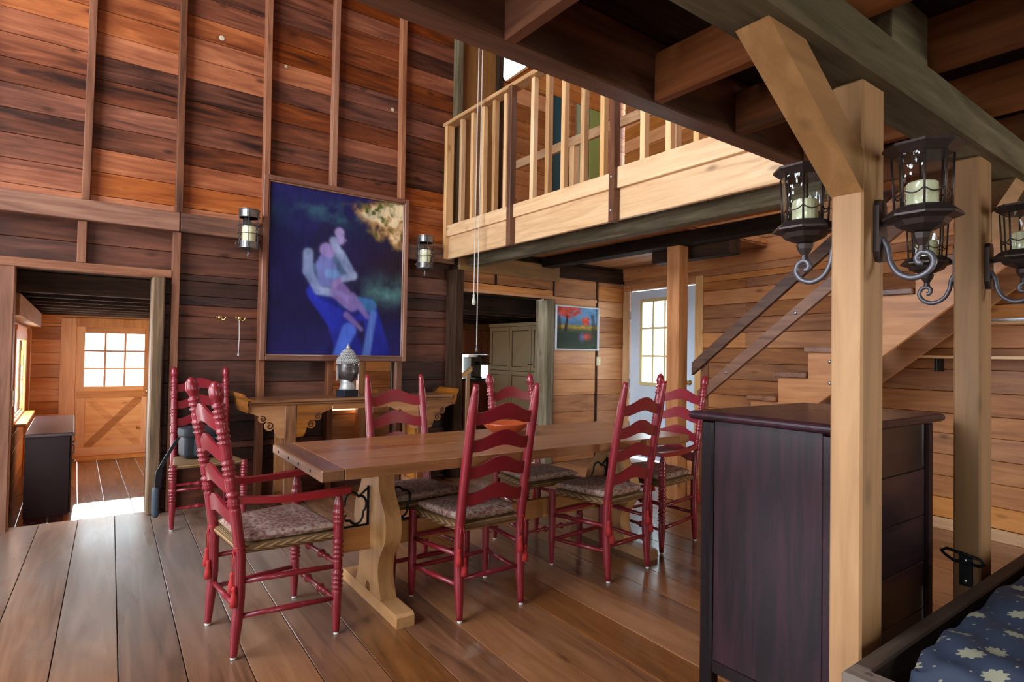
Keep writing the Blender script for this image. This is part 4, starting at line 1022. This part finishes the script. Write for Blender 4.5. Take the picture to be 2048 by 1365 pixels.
# ================================================================== WALL FITTINGS
def sconce(label, x):
    t = thing('candle_sconce', label, 'sconce', (x, 5.285, 2.06), group='candle sconces flanking the painting')
    SM = plain('pewter', (.19, .175, .165), .35, .8, bump=.1); r = .078
    MB().lathe([(r*.98, .335), (r*1.02, .338), (r*1.02, .395), (r*1.08, .398), (r*1.08, .404), (r*.96, .404), (r*.96, .335)], n=28).build('top_band', SM, t, smooth=False)
    MB().lathe([(0, .05), (r*.3, .052), (r*.75, .066), (r*1.12, .078), (r*1.12, .084), (r*1.0, .086), (r*1.0, .135), (r*.95, .135), (r*.95, .09), (0, .09)], n=28).build('base', SM, t)
    MB().lathe([(.0, 0), (.006, .004), (.005, .014), (.013, .022), (.013, .028), (.006, .036), (.010, .048), (.012, .052)], n=12).build('finial', SM, t, smooth=True)
    MB().lathe([(r*.92, .136), (r*.92, .36)], n=28).build('glass_chimney', glass('sconce_glass', (.93, .95, .95), .3), t, smooth=True)
    MB().lathe([(.054, .0905), (.054, .262), (.045, .266), (0, .262)], n=24).build('candle', WAX, t, smooth=False)
    wm = MB()
    for k in range(6):
        a = 2*PI*k/6+.3
        wm.tube([((r*1.05+.0025*math.sin(q*1.7))*math.cos(a), (r*1.05+.0025*math.sin(q*1.7))*math.sin(a), .09+q*.0099) for q in range(30)], .0032, 5)
    for z in (.20, .268): wm.tube([((r*1.05)*math.cos(q*PI/24), (r*1.05)*math.sin(q*PI/24), z+.002*math.sin(q*1.9)) for q in range(49)], .003, 5)
    wm.build('wire_cage', plain('twisted_wire', (.05, .045, .05), .4, .8), t, smooth=True)
    box('wall_plate', -.035, .035, .0785, .082, .14, .36, SM, t, .001)
    MB().tube([(-r*1.02, 0, .10), (-r*1.25, 0, .095), (-r*1.3, 0, .115), (-r*1.15, 0, .125)], .003, 6).build('curl', SM, t, smooth=True)
    return t
sconce('pewter candle sconce between the painting and the wall hooks', 1.145); sconce('pewter candle sconce between the painting and the balcony', 2.805)
for x, label in ((.978, 'bare brass double coat hook on the barn wall'), (1.132, 'brass double coat hook with a pull cord hanging from it')):
    t = thing('coat_hook', label, 'hook', (x, 5.469, 1.56))
    MB().lathe([(.016, 0), (.016, .004), (.008, .008), (.006, .02)], n=12).build('rosette', BRASS, t, rot=(PI/2, 0, 0))
    for s in (-1, 1): MB().tube([(0, -.01, 0), (s*.012, -.03, -.018), (s*.026, -.036, -.018), (s*.036, -.036, 0), (s*.036, -.036, .008)], [.004, .004, .004, .0045, .007], 8).build('prong', BRASS, t, smooth=True)
def cord(name, label, x, y, z0, z1, endm, r=.0035, big=1, hook=False):
    t = thing(name, label, 'cord', (x, y, z0))
    MB().tube([(0, 0, .06*big), (.004, 0, (z1-z0)*.5), (.01 if not hook else 0, 0, z1-z0)], r, 6).build('string', plain('cord_white', (.62, .60, .55), .8), t)
    MB().lathe([(0, 0), (.008*big, .004), (.011*big, .014*big), (.009*big, .03*big), (.005*big, .045*big), (.007*big, .052*big), (.004*big, .062*big), (0, .064*big)], n=12).build('pull', endm, t, smooth=True)
    return t
cord('pull_cord', 'short pull cord hanging from the wall hook', 1.118, 5.425, 1.235, 1.543, WHITE, .003, .6, True)
cord('pull_cord', 'long ceiling pull cord ending in a pale ceramic knob', 2.955, 4.6, 1.74, 5.19, plain('cream_knob', (.62, .6, .48), .3), .0045, 1.7)
cord('pull_cord', 'long ceiling pull cord ending in a dark metal knob', 2.995, 4.6, 1.30, 5.19, plain('dark_knob', (.12, .12, .12), .3, .8), .0045, 1.2)
sw = thing('light_switch', 'small beige light switch plate below the landscape painting', 'switch', (5.345, 5.372, 1.16))
box('plate', -.035, .035, -.006, 0, 0, .115, plain('beige_plate', (.6, .46, .24), .4), sw, .003); box('toggle', -.005, .005, -.016, -.006, .045, .068, WHITE, sw, .002)

# ================================================================== LANTERNS on the posts
def lantern(label, x, yface, side, z):
    """side -1 hangs towards the camera, +1 away; yface is the post face"""
    t = thing('wall_lantern', label, 'lantern', (x, yface, z), group='bronze candle lanterns on the posts')
    cy = side*.115; N8 = 8; ph = PI/8
    pl = [(-.028, .075), (-.018, .092), (.018, .092), (.028, .075), (.028, -.06), (.014, -.088), (-.014, -.088), (-.028, -.06)]
    MB().prism([(a, b+.02) for a, b in pl], *(sorted((side*.0005, side*.016)))).build('wall_plate', BRONZE, t)
    ang = MB()
    pts = [(0, side*.014, .0), (0, side*.028, -.03), (0, side*.035, -.07), (0, side*.055, -.105), (0, side*.09, -.122), (0, side*.125, -.112), (0, side*.143, -.085), (0, side*.135, -.06), (0, side*.115, -.052), (0, side*.102, -.064), (0, side*.105, -.08), (0, side*.115, -.082)]
    P = [Vector(q) for q in pts]; sm = []
    for i in range(len(P)-1):
        a, b, c, d = [P[max(0, min(len(P)-1, i+k))] for k in (-1, 0, 1, 2)]
        for k in range(5):
            u = k/5; sm.append(.5*((2*b)+(-a+c)*u+(2*a-5*b+4*c-d)*u*u+(-a+3*b-3*c+d)*u**3))
    ang.tube(sm+[P[-1]], .0085, 8).build('scroll_arm', plain('arm_metal', (.13, .12, .135), .4, .5), t, smooth=True)
    MB().tube([(0, side*.012, .04), (0, side*.06, .04)], .006, 6).build('stem', BRONZE, t)
    o8 = lambda prof: lathe(prof, N8, ph)
    V, F = o8([(.0, -.052), (.012, -.05), (.010, -.035), (.022, -.015), (.026, .0), (.018, .004), (.030, .006), (.060, .020), (.070, .034), (.096, .042), (.096, .048), (.077, .066), (.068, .072), (0, .072)]); link('base', V, F, BRONZE, t, (0, cy, 0))
    V, F = o8([(.070, .215), (.078, .222), (.096, .236), (.096, .243), (.05, .250), (0, .253)]); link('roof', V, F, BRONZE, t, (0, cy, 0))
    fm = MB(); g = glass('seeded_glass', (.9, .95, .93), .6)
    for k in range(N8):
        a = 2*PI*k/N8+ph; b = 2*PI*(k+1)/N8+ph
        p0 = (.066*math.cos(a), .066*math.sin(a), .072); p1 = (.073*math.cos(a), .073*math.sin(a), .216)
        fm.tube([p0, p1], .0034, 5)
        q0, q1 = (.066*math.cos(b), .066*math.sin(b), .072), (.073*math.cos(b), .073*math.sin(b), .216)
        A_, B_ = Vector(p0).lerp(Vector(p1), .30), Vector(q0).lerp(Vector(q1), .30)
        fm.tube([A_.lerp(B_, i/6)+Vector((0, 0, -.012*math.sin(PI*i/6))) for i in range(7)], .0022, 5)
        link('pane', [p0, q0, q1, p1], [[0, 1, 2, 3]], g, t, (0, cy, 0))
    fm.build('glazing_bars', BRONZE, t, (0, cy, 0), True)
    MB().lathe([(.038, .0725), (.038, .138), (.033, .143), (.012, .139), (0, .139)], n=20).build('candle', WAX, t, (0, cy, 0))
    for k in range(4):
        a = PI/2*k+ph*2; MB().lathe([(0, -.005), (.005, 0), (0, .005)], n=8).build('stud_knob', BRONZE, t, (.075*math.cos(a), cy+.075*math.sin(a), .047))
lantern('bronze lantern on the braced post, on its side facing away from the bed', 1.87, .844, 1, 1.665)
lantern('bronze lantern on the braced post, overhanging the bed', 1.89, .755, -1, 1.655)
lantern('bronze lantern on the hook post, on its side facing the stairs', 2.9, .849, 1, 1.665)
lantern('bronze lantern on the hook post, on its side towards the bed', 2.9, .76, -1, 1.655)
hk = thing('iron_hook', 'black iron double hook screwed to the post near the floor', 'hook', (2.829, .805, .42))
box('plate', -.006, -.0005, -.022, .022, 0, .12, IRON, hk, .002)
MB().tube([(-.004, .068, .105), (-.012, .08, .12), (-.016, .06, .135), (-.014, 0, .125), (-.016, -.05, .118), (-.014, -.062, .10), (-.01, -.045, .09), (-.01, .04, .092), (-.004, .068, .105)], .006, 8).build('hook_loop', IRON, hk, smooth=True)
for z in (.02, .10): MB().lathe([(.006, 0), (.005, .003), (0, .004)], n=8).build('screw', plain('steel', (.5, .5, .5), .3, .9), hk, (-.006, 0, z), rot=(0, -PI/2, 0))

# ================================================================== DARK LACQUER CABINET
cb = thing('cabinet', 'tall near-black lacquered wooden cabinet behind the braced post', 'cabinet', (2.325, 1.133, 0))
LZ, LX, LY = wood('lacquer', 'Z'), wood('lacquer', 'X'), wood('lacquer', 'Y')
nose = [(.0, 0), (.012, .003), (.018, .012), (.018, .022), (.012, .031), (0, .034)]
def slab_round(x0, x1, y0, y1, z0, th):
    """table top with a rounded nosing all round"""
    V, F = [], []; n = 8
    for k in range(n+1):
        a = PI*k/n-PI/2; o = .017*math.cos(a); z = z0+th/2+th/2*math.sin(a)
        V += [(x0-o, y0-o, z), (x1+o, y0-o, z), (x1+o, y1+o, z), (x0-o, y1+o, z)]
    for k in range(n):
        for i in range(4): F.append([k*4+i, k*4+(i+1) % 4, k*4+4+(i+1) % 4, k*4+4+i])
    F += [[3, 2, 1, 0], [n*4+i for i in range(4)]]
    return V, F
V, F = slab_round(-.41, .41, -.265, .268, 1.061, .034); link('top', V, F, LX, cb)
for sx in (-1, 1):
    for sy in (-1, 1): box('corner_post', *sorted((sx*.395, sx*.34)), *sorted((sy*.253, sy*.20)), 0, 1.06, LZ, cb, .008)
for s in (-1, 1):
    box('side_panel', *sorted((s*.383, s*.37)), -.1995, .1995, .17, 1.06, LZ, cb, .001)
    box('bottom_rail', *sorted((s*.388, s*.365)), -.1995, .1995, .125, .1695, LY, cb, .003)
for i in range(5): box('back_plank', -.3395, .3395, -.241, -.228+rnd.uniform(-.003, .003), .17+i*.178, .17+(i+1)*.178-.002, LX, cb, .002)
box('bottom_rail', -.3395, .3395, -.247, -.22, .125, .1685, LX, cb, .003)
for s in (-1, 1):
    d = box('door', *sorted((s*.002, s*.338)), .215, .24, .17, 1.055, LZ, cb, .003)
    MB().lathe([(.012, 0), (.007, .01), (.013, .02), (0, .026)], n=10).build('knob', BRASS, d, (-s*.13, .0125, 0), True, rot=(-PI/2, 0, 0))
box('bottom_board', -.339, .339, -.199, .199, .15, .168, LX, cb)

# ================================================================== DAYBED in the corner
bd = thing('daybed', 'low dark wooden daybed frame by the posts', 'bed', (1.6, -.35, 0))
BXm, BYm, BZm = wood('bed_wood', 'X'), wood('bed_wood', 'Y'), wood('bed_wood', 'Z')
box('rail', .066, 2.1, 1.022, 1.07, .36, .5, BXm, bd, .005); box('rail', .0, .065, -.1, 1.07, .36, .5, BYm, bd, .005); box('rail', .066, 2.1, -.1, -.05, .36, .5, BXm, bd, .005); box('rail', 2.101, 2.16, -.1, 1.07, .36, .5, BYm, bd, .005)
for x in (.005, 2.09):
    for y in (-.09, 1.0): box('leg', x, x+.06, y, y+.06, 0, .359, BZm, bd, .004)
for i in range(9): box('slat', .066, 2.1, -.04+i*.118, .05+i*.118, .335, .352, BXm, bd, .003)
MB().lathe([(.009, 0), (.009, .002), (0, .003)], n=10).build('peg', BZm, bd, (.04, 1.02, .5))
V, F = pillow(lambda y: .955, -.475, .475, 0, .24, 46, 30, .30, lambda u, q: .012*math.sin(u*17+q*5)*math.sin(q*9+u*3)+.008*math.sin(u*31-q*13))
mt_ = thing('mattress', 'navy cushion printed with cream leaves lying in the daybed', 'cushion', (1.6+1.085, .138, .474))
cu_ = link('cover', V, F, leaf_cloth(), mt_, smooth=True)
uv = cu_.data.uv_layers.new(name='UVMap')
for lp in cu_.data.loops:
    p = cu_.data.vertices[lp.vertex_index].co; uv.data[lp.index].uv = (p.x+p.z*.8, p.y+p.z*.8)
NV_ = plain('navy_piping', (.014, .018, .035), .6)
lp_ = [(-.945, -.465), (.945, -.465), (.945, .465), (-.945, .465)]
pts = []
for a, b in zip(lp_, lp_[1:]+lp_[:1]): pts += [(a[0]+(b[0]-a[0])*k/12, a[1]+(b[1]-a[1])*k/12, .03) for k in range(12)]
MB().tube(pts+[pts[0]], .008, 6).build('piping', NV_, mt_, smooth=True)

# ================================================================== BAG on the wall chair
bg_ = thing('camera_bag', 'black camera bag with a hanging strap on the rush seat', 'bag', (.80, 5.04, .471), math.radians(10)); bg_.scale = (1.15, 1.1, 1.25)
BK = plain('black_nylon', (.014, .017, .021), .6, bump=.4, bscale=160); BK2 = plain('grey_nylon', (.019, .023, .028), .7, bump=.4, bscale=160)
def rbox(hx, hy, hz, e=.28, n=16):
    V, F = [], []
    sg = lambda v_, p: math.copysign(abs(v_)**p, v_)
    for j in range(n+1):
        th = -PI/2+PI*j/n
        for i in range(2*n):
            ph = PI*i/n
            V.append((hx*sg(math.cos(th), e)*sg(math.cos(ph), e), hy*sg(math.cos(th), e)*sg(math.sin(ph), e), hz*sg(math.sin(th), e)))
    for j in range(n):
        for i in range(2*n): F.append([j*2*n+i, j*2*n+(i+1) % (2*n), (j+1)*2*n+(i+1) % (2*n), (j+1)*2*n+i])
    return V, F
V, F = rbox(.13, .075, .085); link('body', V, F, BK, bg_, (0, 0, .086), True)
V, F = rbox(.136, .082, .03); link('lid', V, F, BK2, bg_, (0, 0, .155), True)
V, F = rbox(.085, .025, .055); fp = link('front_pocket', V, F, BK2, bg_, (.01, -.083, .07), True)
MB().tube([(-.07, -.028, .03), (-.03, -.03, .042), (.03, -.03, .042), (.07, -.028, .03)], .003, 6).build('zip', BK, fp)
MB().tube([(-.06, 0, .183), (-.05, 0, .205), (0, 0, .212), (.05, 0, .205), (.06, 0, .183)], .008, 8).build('handle', BK, bg_, smooth=True)
def ribbon(pts, wv, th=.004):
    V, F = [], []
    for p in pts:
        p = Vector(p)
        for s, q in ((-1, -1), (1, -1), (1, 1), (-1, 1)): V.append(p+wv*s+Vector((0, th*q, 0)))
    for i in range(len(pts)-1):
        for k in range(4): F.append([i*4+k, i*4+(k+1) % 4, i*4+4+(k+1) % 4, i*4+4+k])
    F += [[3, 2, 1, 0], [len(pts)*4-4+k for k in range(4)]]
    return V, F
V, F = ribbon([(-.12, -.03, .15), (-.16, -.045, .13), (-.215, -.06, .05), (-.272, -.075, -.04), (-.282, -.085, -.15), (-.29, -.09, -.19)], Vector((.019, .004, .010))); link('strap', V, F, BK, bg_)
V, F = rbox(.016, .034, .085, .4, 8); link('shoulder_pad', V, F, plain('blue_grey_pad', (.03, .045, .065), .7), bg_, (-.292, -.09, -.22), True)

# ================================================================== HALL AND KITCHEN FURNITURE
hc = thing('hall_cabinet', 'low dark brown cabinet standing in the hall beside the window', 'cabinet', (-.165, 7.4, HZ))
DK = wood('lacquer', 'Z'); DT = plain('dark_laminate', (.03, .018, .02), .3, coat=.3, bscale=8)
box('carcass', -.165, .15, -.74, .88, .06, .765, plain('dark_side', (.012, .007, .008), .6, spec=.15), hc, .003); box('top', -.17, .18, -.765, .9, .766, .80, DT, hc, .008); box('plinth', -.16, .12, -.72, .86, 0, .059, DK, hc)
for i in range(3):
    y0 = -.73+i*.53
    d = box('drawer', .151, .168, y0+.01, y0+.52, .60, .755, DK, hc, .003); MB().lathe([(.008, 0), (.006, .012), (.014, .022), (0, .03)], n=10).build('knob', plain('steel', (.5, .5, .5), .3, .9), d, (.008, 0, 0), True, rot=(0, PI/2, 0))
    d = box('door', .151, .168, y0+.01, y0+.52, .07, .59, DK, hc, .003); MB().lathe([(.008, 0), (.006, .012), (.014, .022), (0, .03)], n=10).build('knob', plain('steel', (.5, .5, .5), .3, .9), d, (.008, -.2, .2), True, rot=(0, PI/2, 0))
hs = thing('light_switch', 'white light switch plate on the hall door post', 'switch', (-.349, 5.46, .86)); box('plate', 0, .006, -.035, .035, 0, .115, WHITE, hs, .002); box('toggle', .006, .014, -.006, .006, .045, .068, WHITE, hs, .002)

CRM = plain('cream_paint', (.42, .37, .22), .45, bscale=5); CRD = plain('cream_dark_glaze', (.10, .08, .04), .6)  # dark brown glaze lines round the panels, given by the carcass colour
pt_ = thing('pantry_cabinet', 'cream painted pantry cupboard with panelled doors in the kitchen', 'cabinet', (5.2, 6.05, 0))
box('carcass', .022, .64, 0, 1.56, .06, 1.70, CRD, pt_); box('plinth', .05, .62, .01, 1.55, 0, .059, CRD, pt_); box('cornice', -.01, .64, -.01, 1.57, 1.701, 1.75, CRM, pt_)
for i in range(3):
    for z0, z1 in ((.08, 1.035), (1.045, 1.695)):
        y0, y1 = i*.52+.004, (i+1)*.52-.004
        d = box('door', .010, .0215, y0+.064, y1-.064, z0+.069, z1-.069, CRM, pt_, .002)
        for a, b, p, q in ((y0, y0+.054, z0, z1), (y1-.054, y1, z0, z1), (y0+.0545, y1-.0545, z0, z0+.059), (y0+.0545, y1-.0545, z1-.059, z1)):
            o = box('door_frame', 0, .021, a, b, p, q, CRM, None, .002); o.parent = d; o.location = Vector(o.location)-Vector(d.location)
        ky = (y0+.03 if i == 1 else y1-.03); kz = (z1-.1 if z0 < .5 else z0+.1)
        MB().lathe([(.006, 0), (.005, .012), (.012, .02), (.010, .028), (0, .03)], n=10).build('knob', IRON, d, (0-.014, ky-(y0+y1)/2, kz-(z0+z1)/2), True, rot=(0, -PI/2, 0))
RC = plain('terracotta_paint', (.34, .115, .06), .45, bscale=5)
uc = thing('upper_cabinet', 'terracotta coloured wall cupboard over the kitchen window', 'cabinet', (4.98, 8.02, 1.27))
box('carcass', 0, .72, .02, .377, 0, .40, RC, uc)
for i in range(2):
    d = box('door', .01+i*.36, .35+i*.36, 0, .019, .01, .39, RC, uc, .004); box('panel', -.11, .11, -.013, -.0095, -.13, .13, RC, d, .003); MB().lathe([(.005, 0), (.01, .015), (0, .02)], n=8).build('knob', IRON, d, (.14*(1-2*i), -.0095, -.15), rot=(PI/2, 0, 0))
mw = thing('microwave', 'small brown box oven hanging under the kitchen wall cupboard', 'oven', (5.28, 8.06, 1.10)); box('body', 0, .24, .01, .30, 0, .168, plain('brown_box', (.2, .085, .05), .5), mw, .005); box('door', .01, .17, -.004, .009, .012, .155, plain('brown_door', (.13, .05, .03), .3), mw)
kc = thing('kitchen_counter', 'dark kitchen base unit with red drawers under the window', 'cabinet', (4.3, 7.75, 0))
box('carcass', 0, 1.54, .02, .63, .08, .86, plain('slate_paint', (.05, .055, .06), .5), kc); box('worktop', -.02, 1.545, -.02, .63, .861, .90, plain('dark_worktop', (.04, .04, .04), .25), kc); box('plinth', .02, 1.53, .05, .6, 0, .079, IRON, kc)
for i in range(3):
    for j in range(3):
        d = box('drawer', .02+i*.51, .51+i*.51, 0, .019, .1+j*.255, .34+j*.255, plain('brick_red_paint', (.26, .06, .03), .45), kc, .003); MB().lathe([(.006, 0), (.012, .016), (0, .022)], n=8).build('knob', IRON, d, (0, -.0095, 0), rot=(PI/2, 0, 0))
cf = thing('coffee_machine', 'grey-brown coffee machine on the kitchen counter before the window', 'appliance', (5.08, 7.95, .9005)); box('body', 0, .2, 0, .25, 0, .33, plain('machine_grey', (.16, .13, .10), .35), cf, .01); box('spout', .06, .14, -.05, -.001, .2, .26, IRON, cf); box('drip_tray', .03, .17, -.07, -.001, 0, .02, IRON, cf)
kr = thing('kitchen_handrail', 'slanting pale wood handrail just inside the kitchen opening', 'railing', (3.62, 6.0, 0))
MB().prism([(-.14, .86), (.22, 1.08), (.22, 1.13), (-.14, .91)], -.02, .02).build('rail', wood('pine', 'X'), kr); box('post', .15, .19, -.02, .02, 0, 1.04, PZ, kr); box('post', -.12, -.08, -.02, .02, 0, .87, PZ, kr)
# shelving seen through the pass-through
ks = thing('kitchen_bench', 'orange pine kitchen bench seen through the wall opening', 'bench', (2.3, 6.15, 0))
box('top', -.75, .75, 0, .55, .62, .66, wood('hall_pine', 'X'), ks); box('front', -.72, .72, .03, .05, .10, .615, wood('hall_pine', 'X'), ks); 
for x in (-.70, .64): box('leg', x, x+.06, .05, .11, 0, .619, HP, ks)
box('leg', -.70, -.64, .44, .5, 0, .619, HP, ks); box('leg', .64, .7, .44, .5, 0, .619, HP, ks); box('lower_shelf', -.72, .72, .051, .5, .06, .085, HX, ks)
kp = tag(box('kitchen_post', 2.42, 2.50, 5.98, 6.06, 0, 1.777, wood('hall_pine', 'Z')), 'orange pine post standing in the kitchen behind the opening', 'post')
for x, w_, h_, col, lab, cat in ((2.62, .12, .14, (.3, .3, .3), 'grey tin on the kitchen bench', 'tin'), (2.80, .06, .22, (.62, .33, .14), 'tall wooden block on the kitchen bench', 'block'), (2.14, .12, .11, (.05, .04, .04), 'black kettle shape on the kitchen bench', 'pot')):
    t = thing(cat+('_box' if cat == 'tin' else ''), lab, cat, (x, 6.42, .6605))
    MB().lathe([(w_*.42, 0), (w_*.5, .006), (w_*.5, h_*.85), (w_*.44, h_*.88)], n=16 if cat != 'block' else 4).build('body', plain(lab, col, .4), t); MB().lathe([(w_*.46, h_*.881), (w_*.46, h_*.95), (w_*.1, h_), (0, h_)], n=16 if cat != 'block' else 4).build('lid', plain(lab+' lid', tuple(k*.7 for k in col), .4), t)
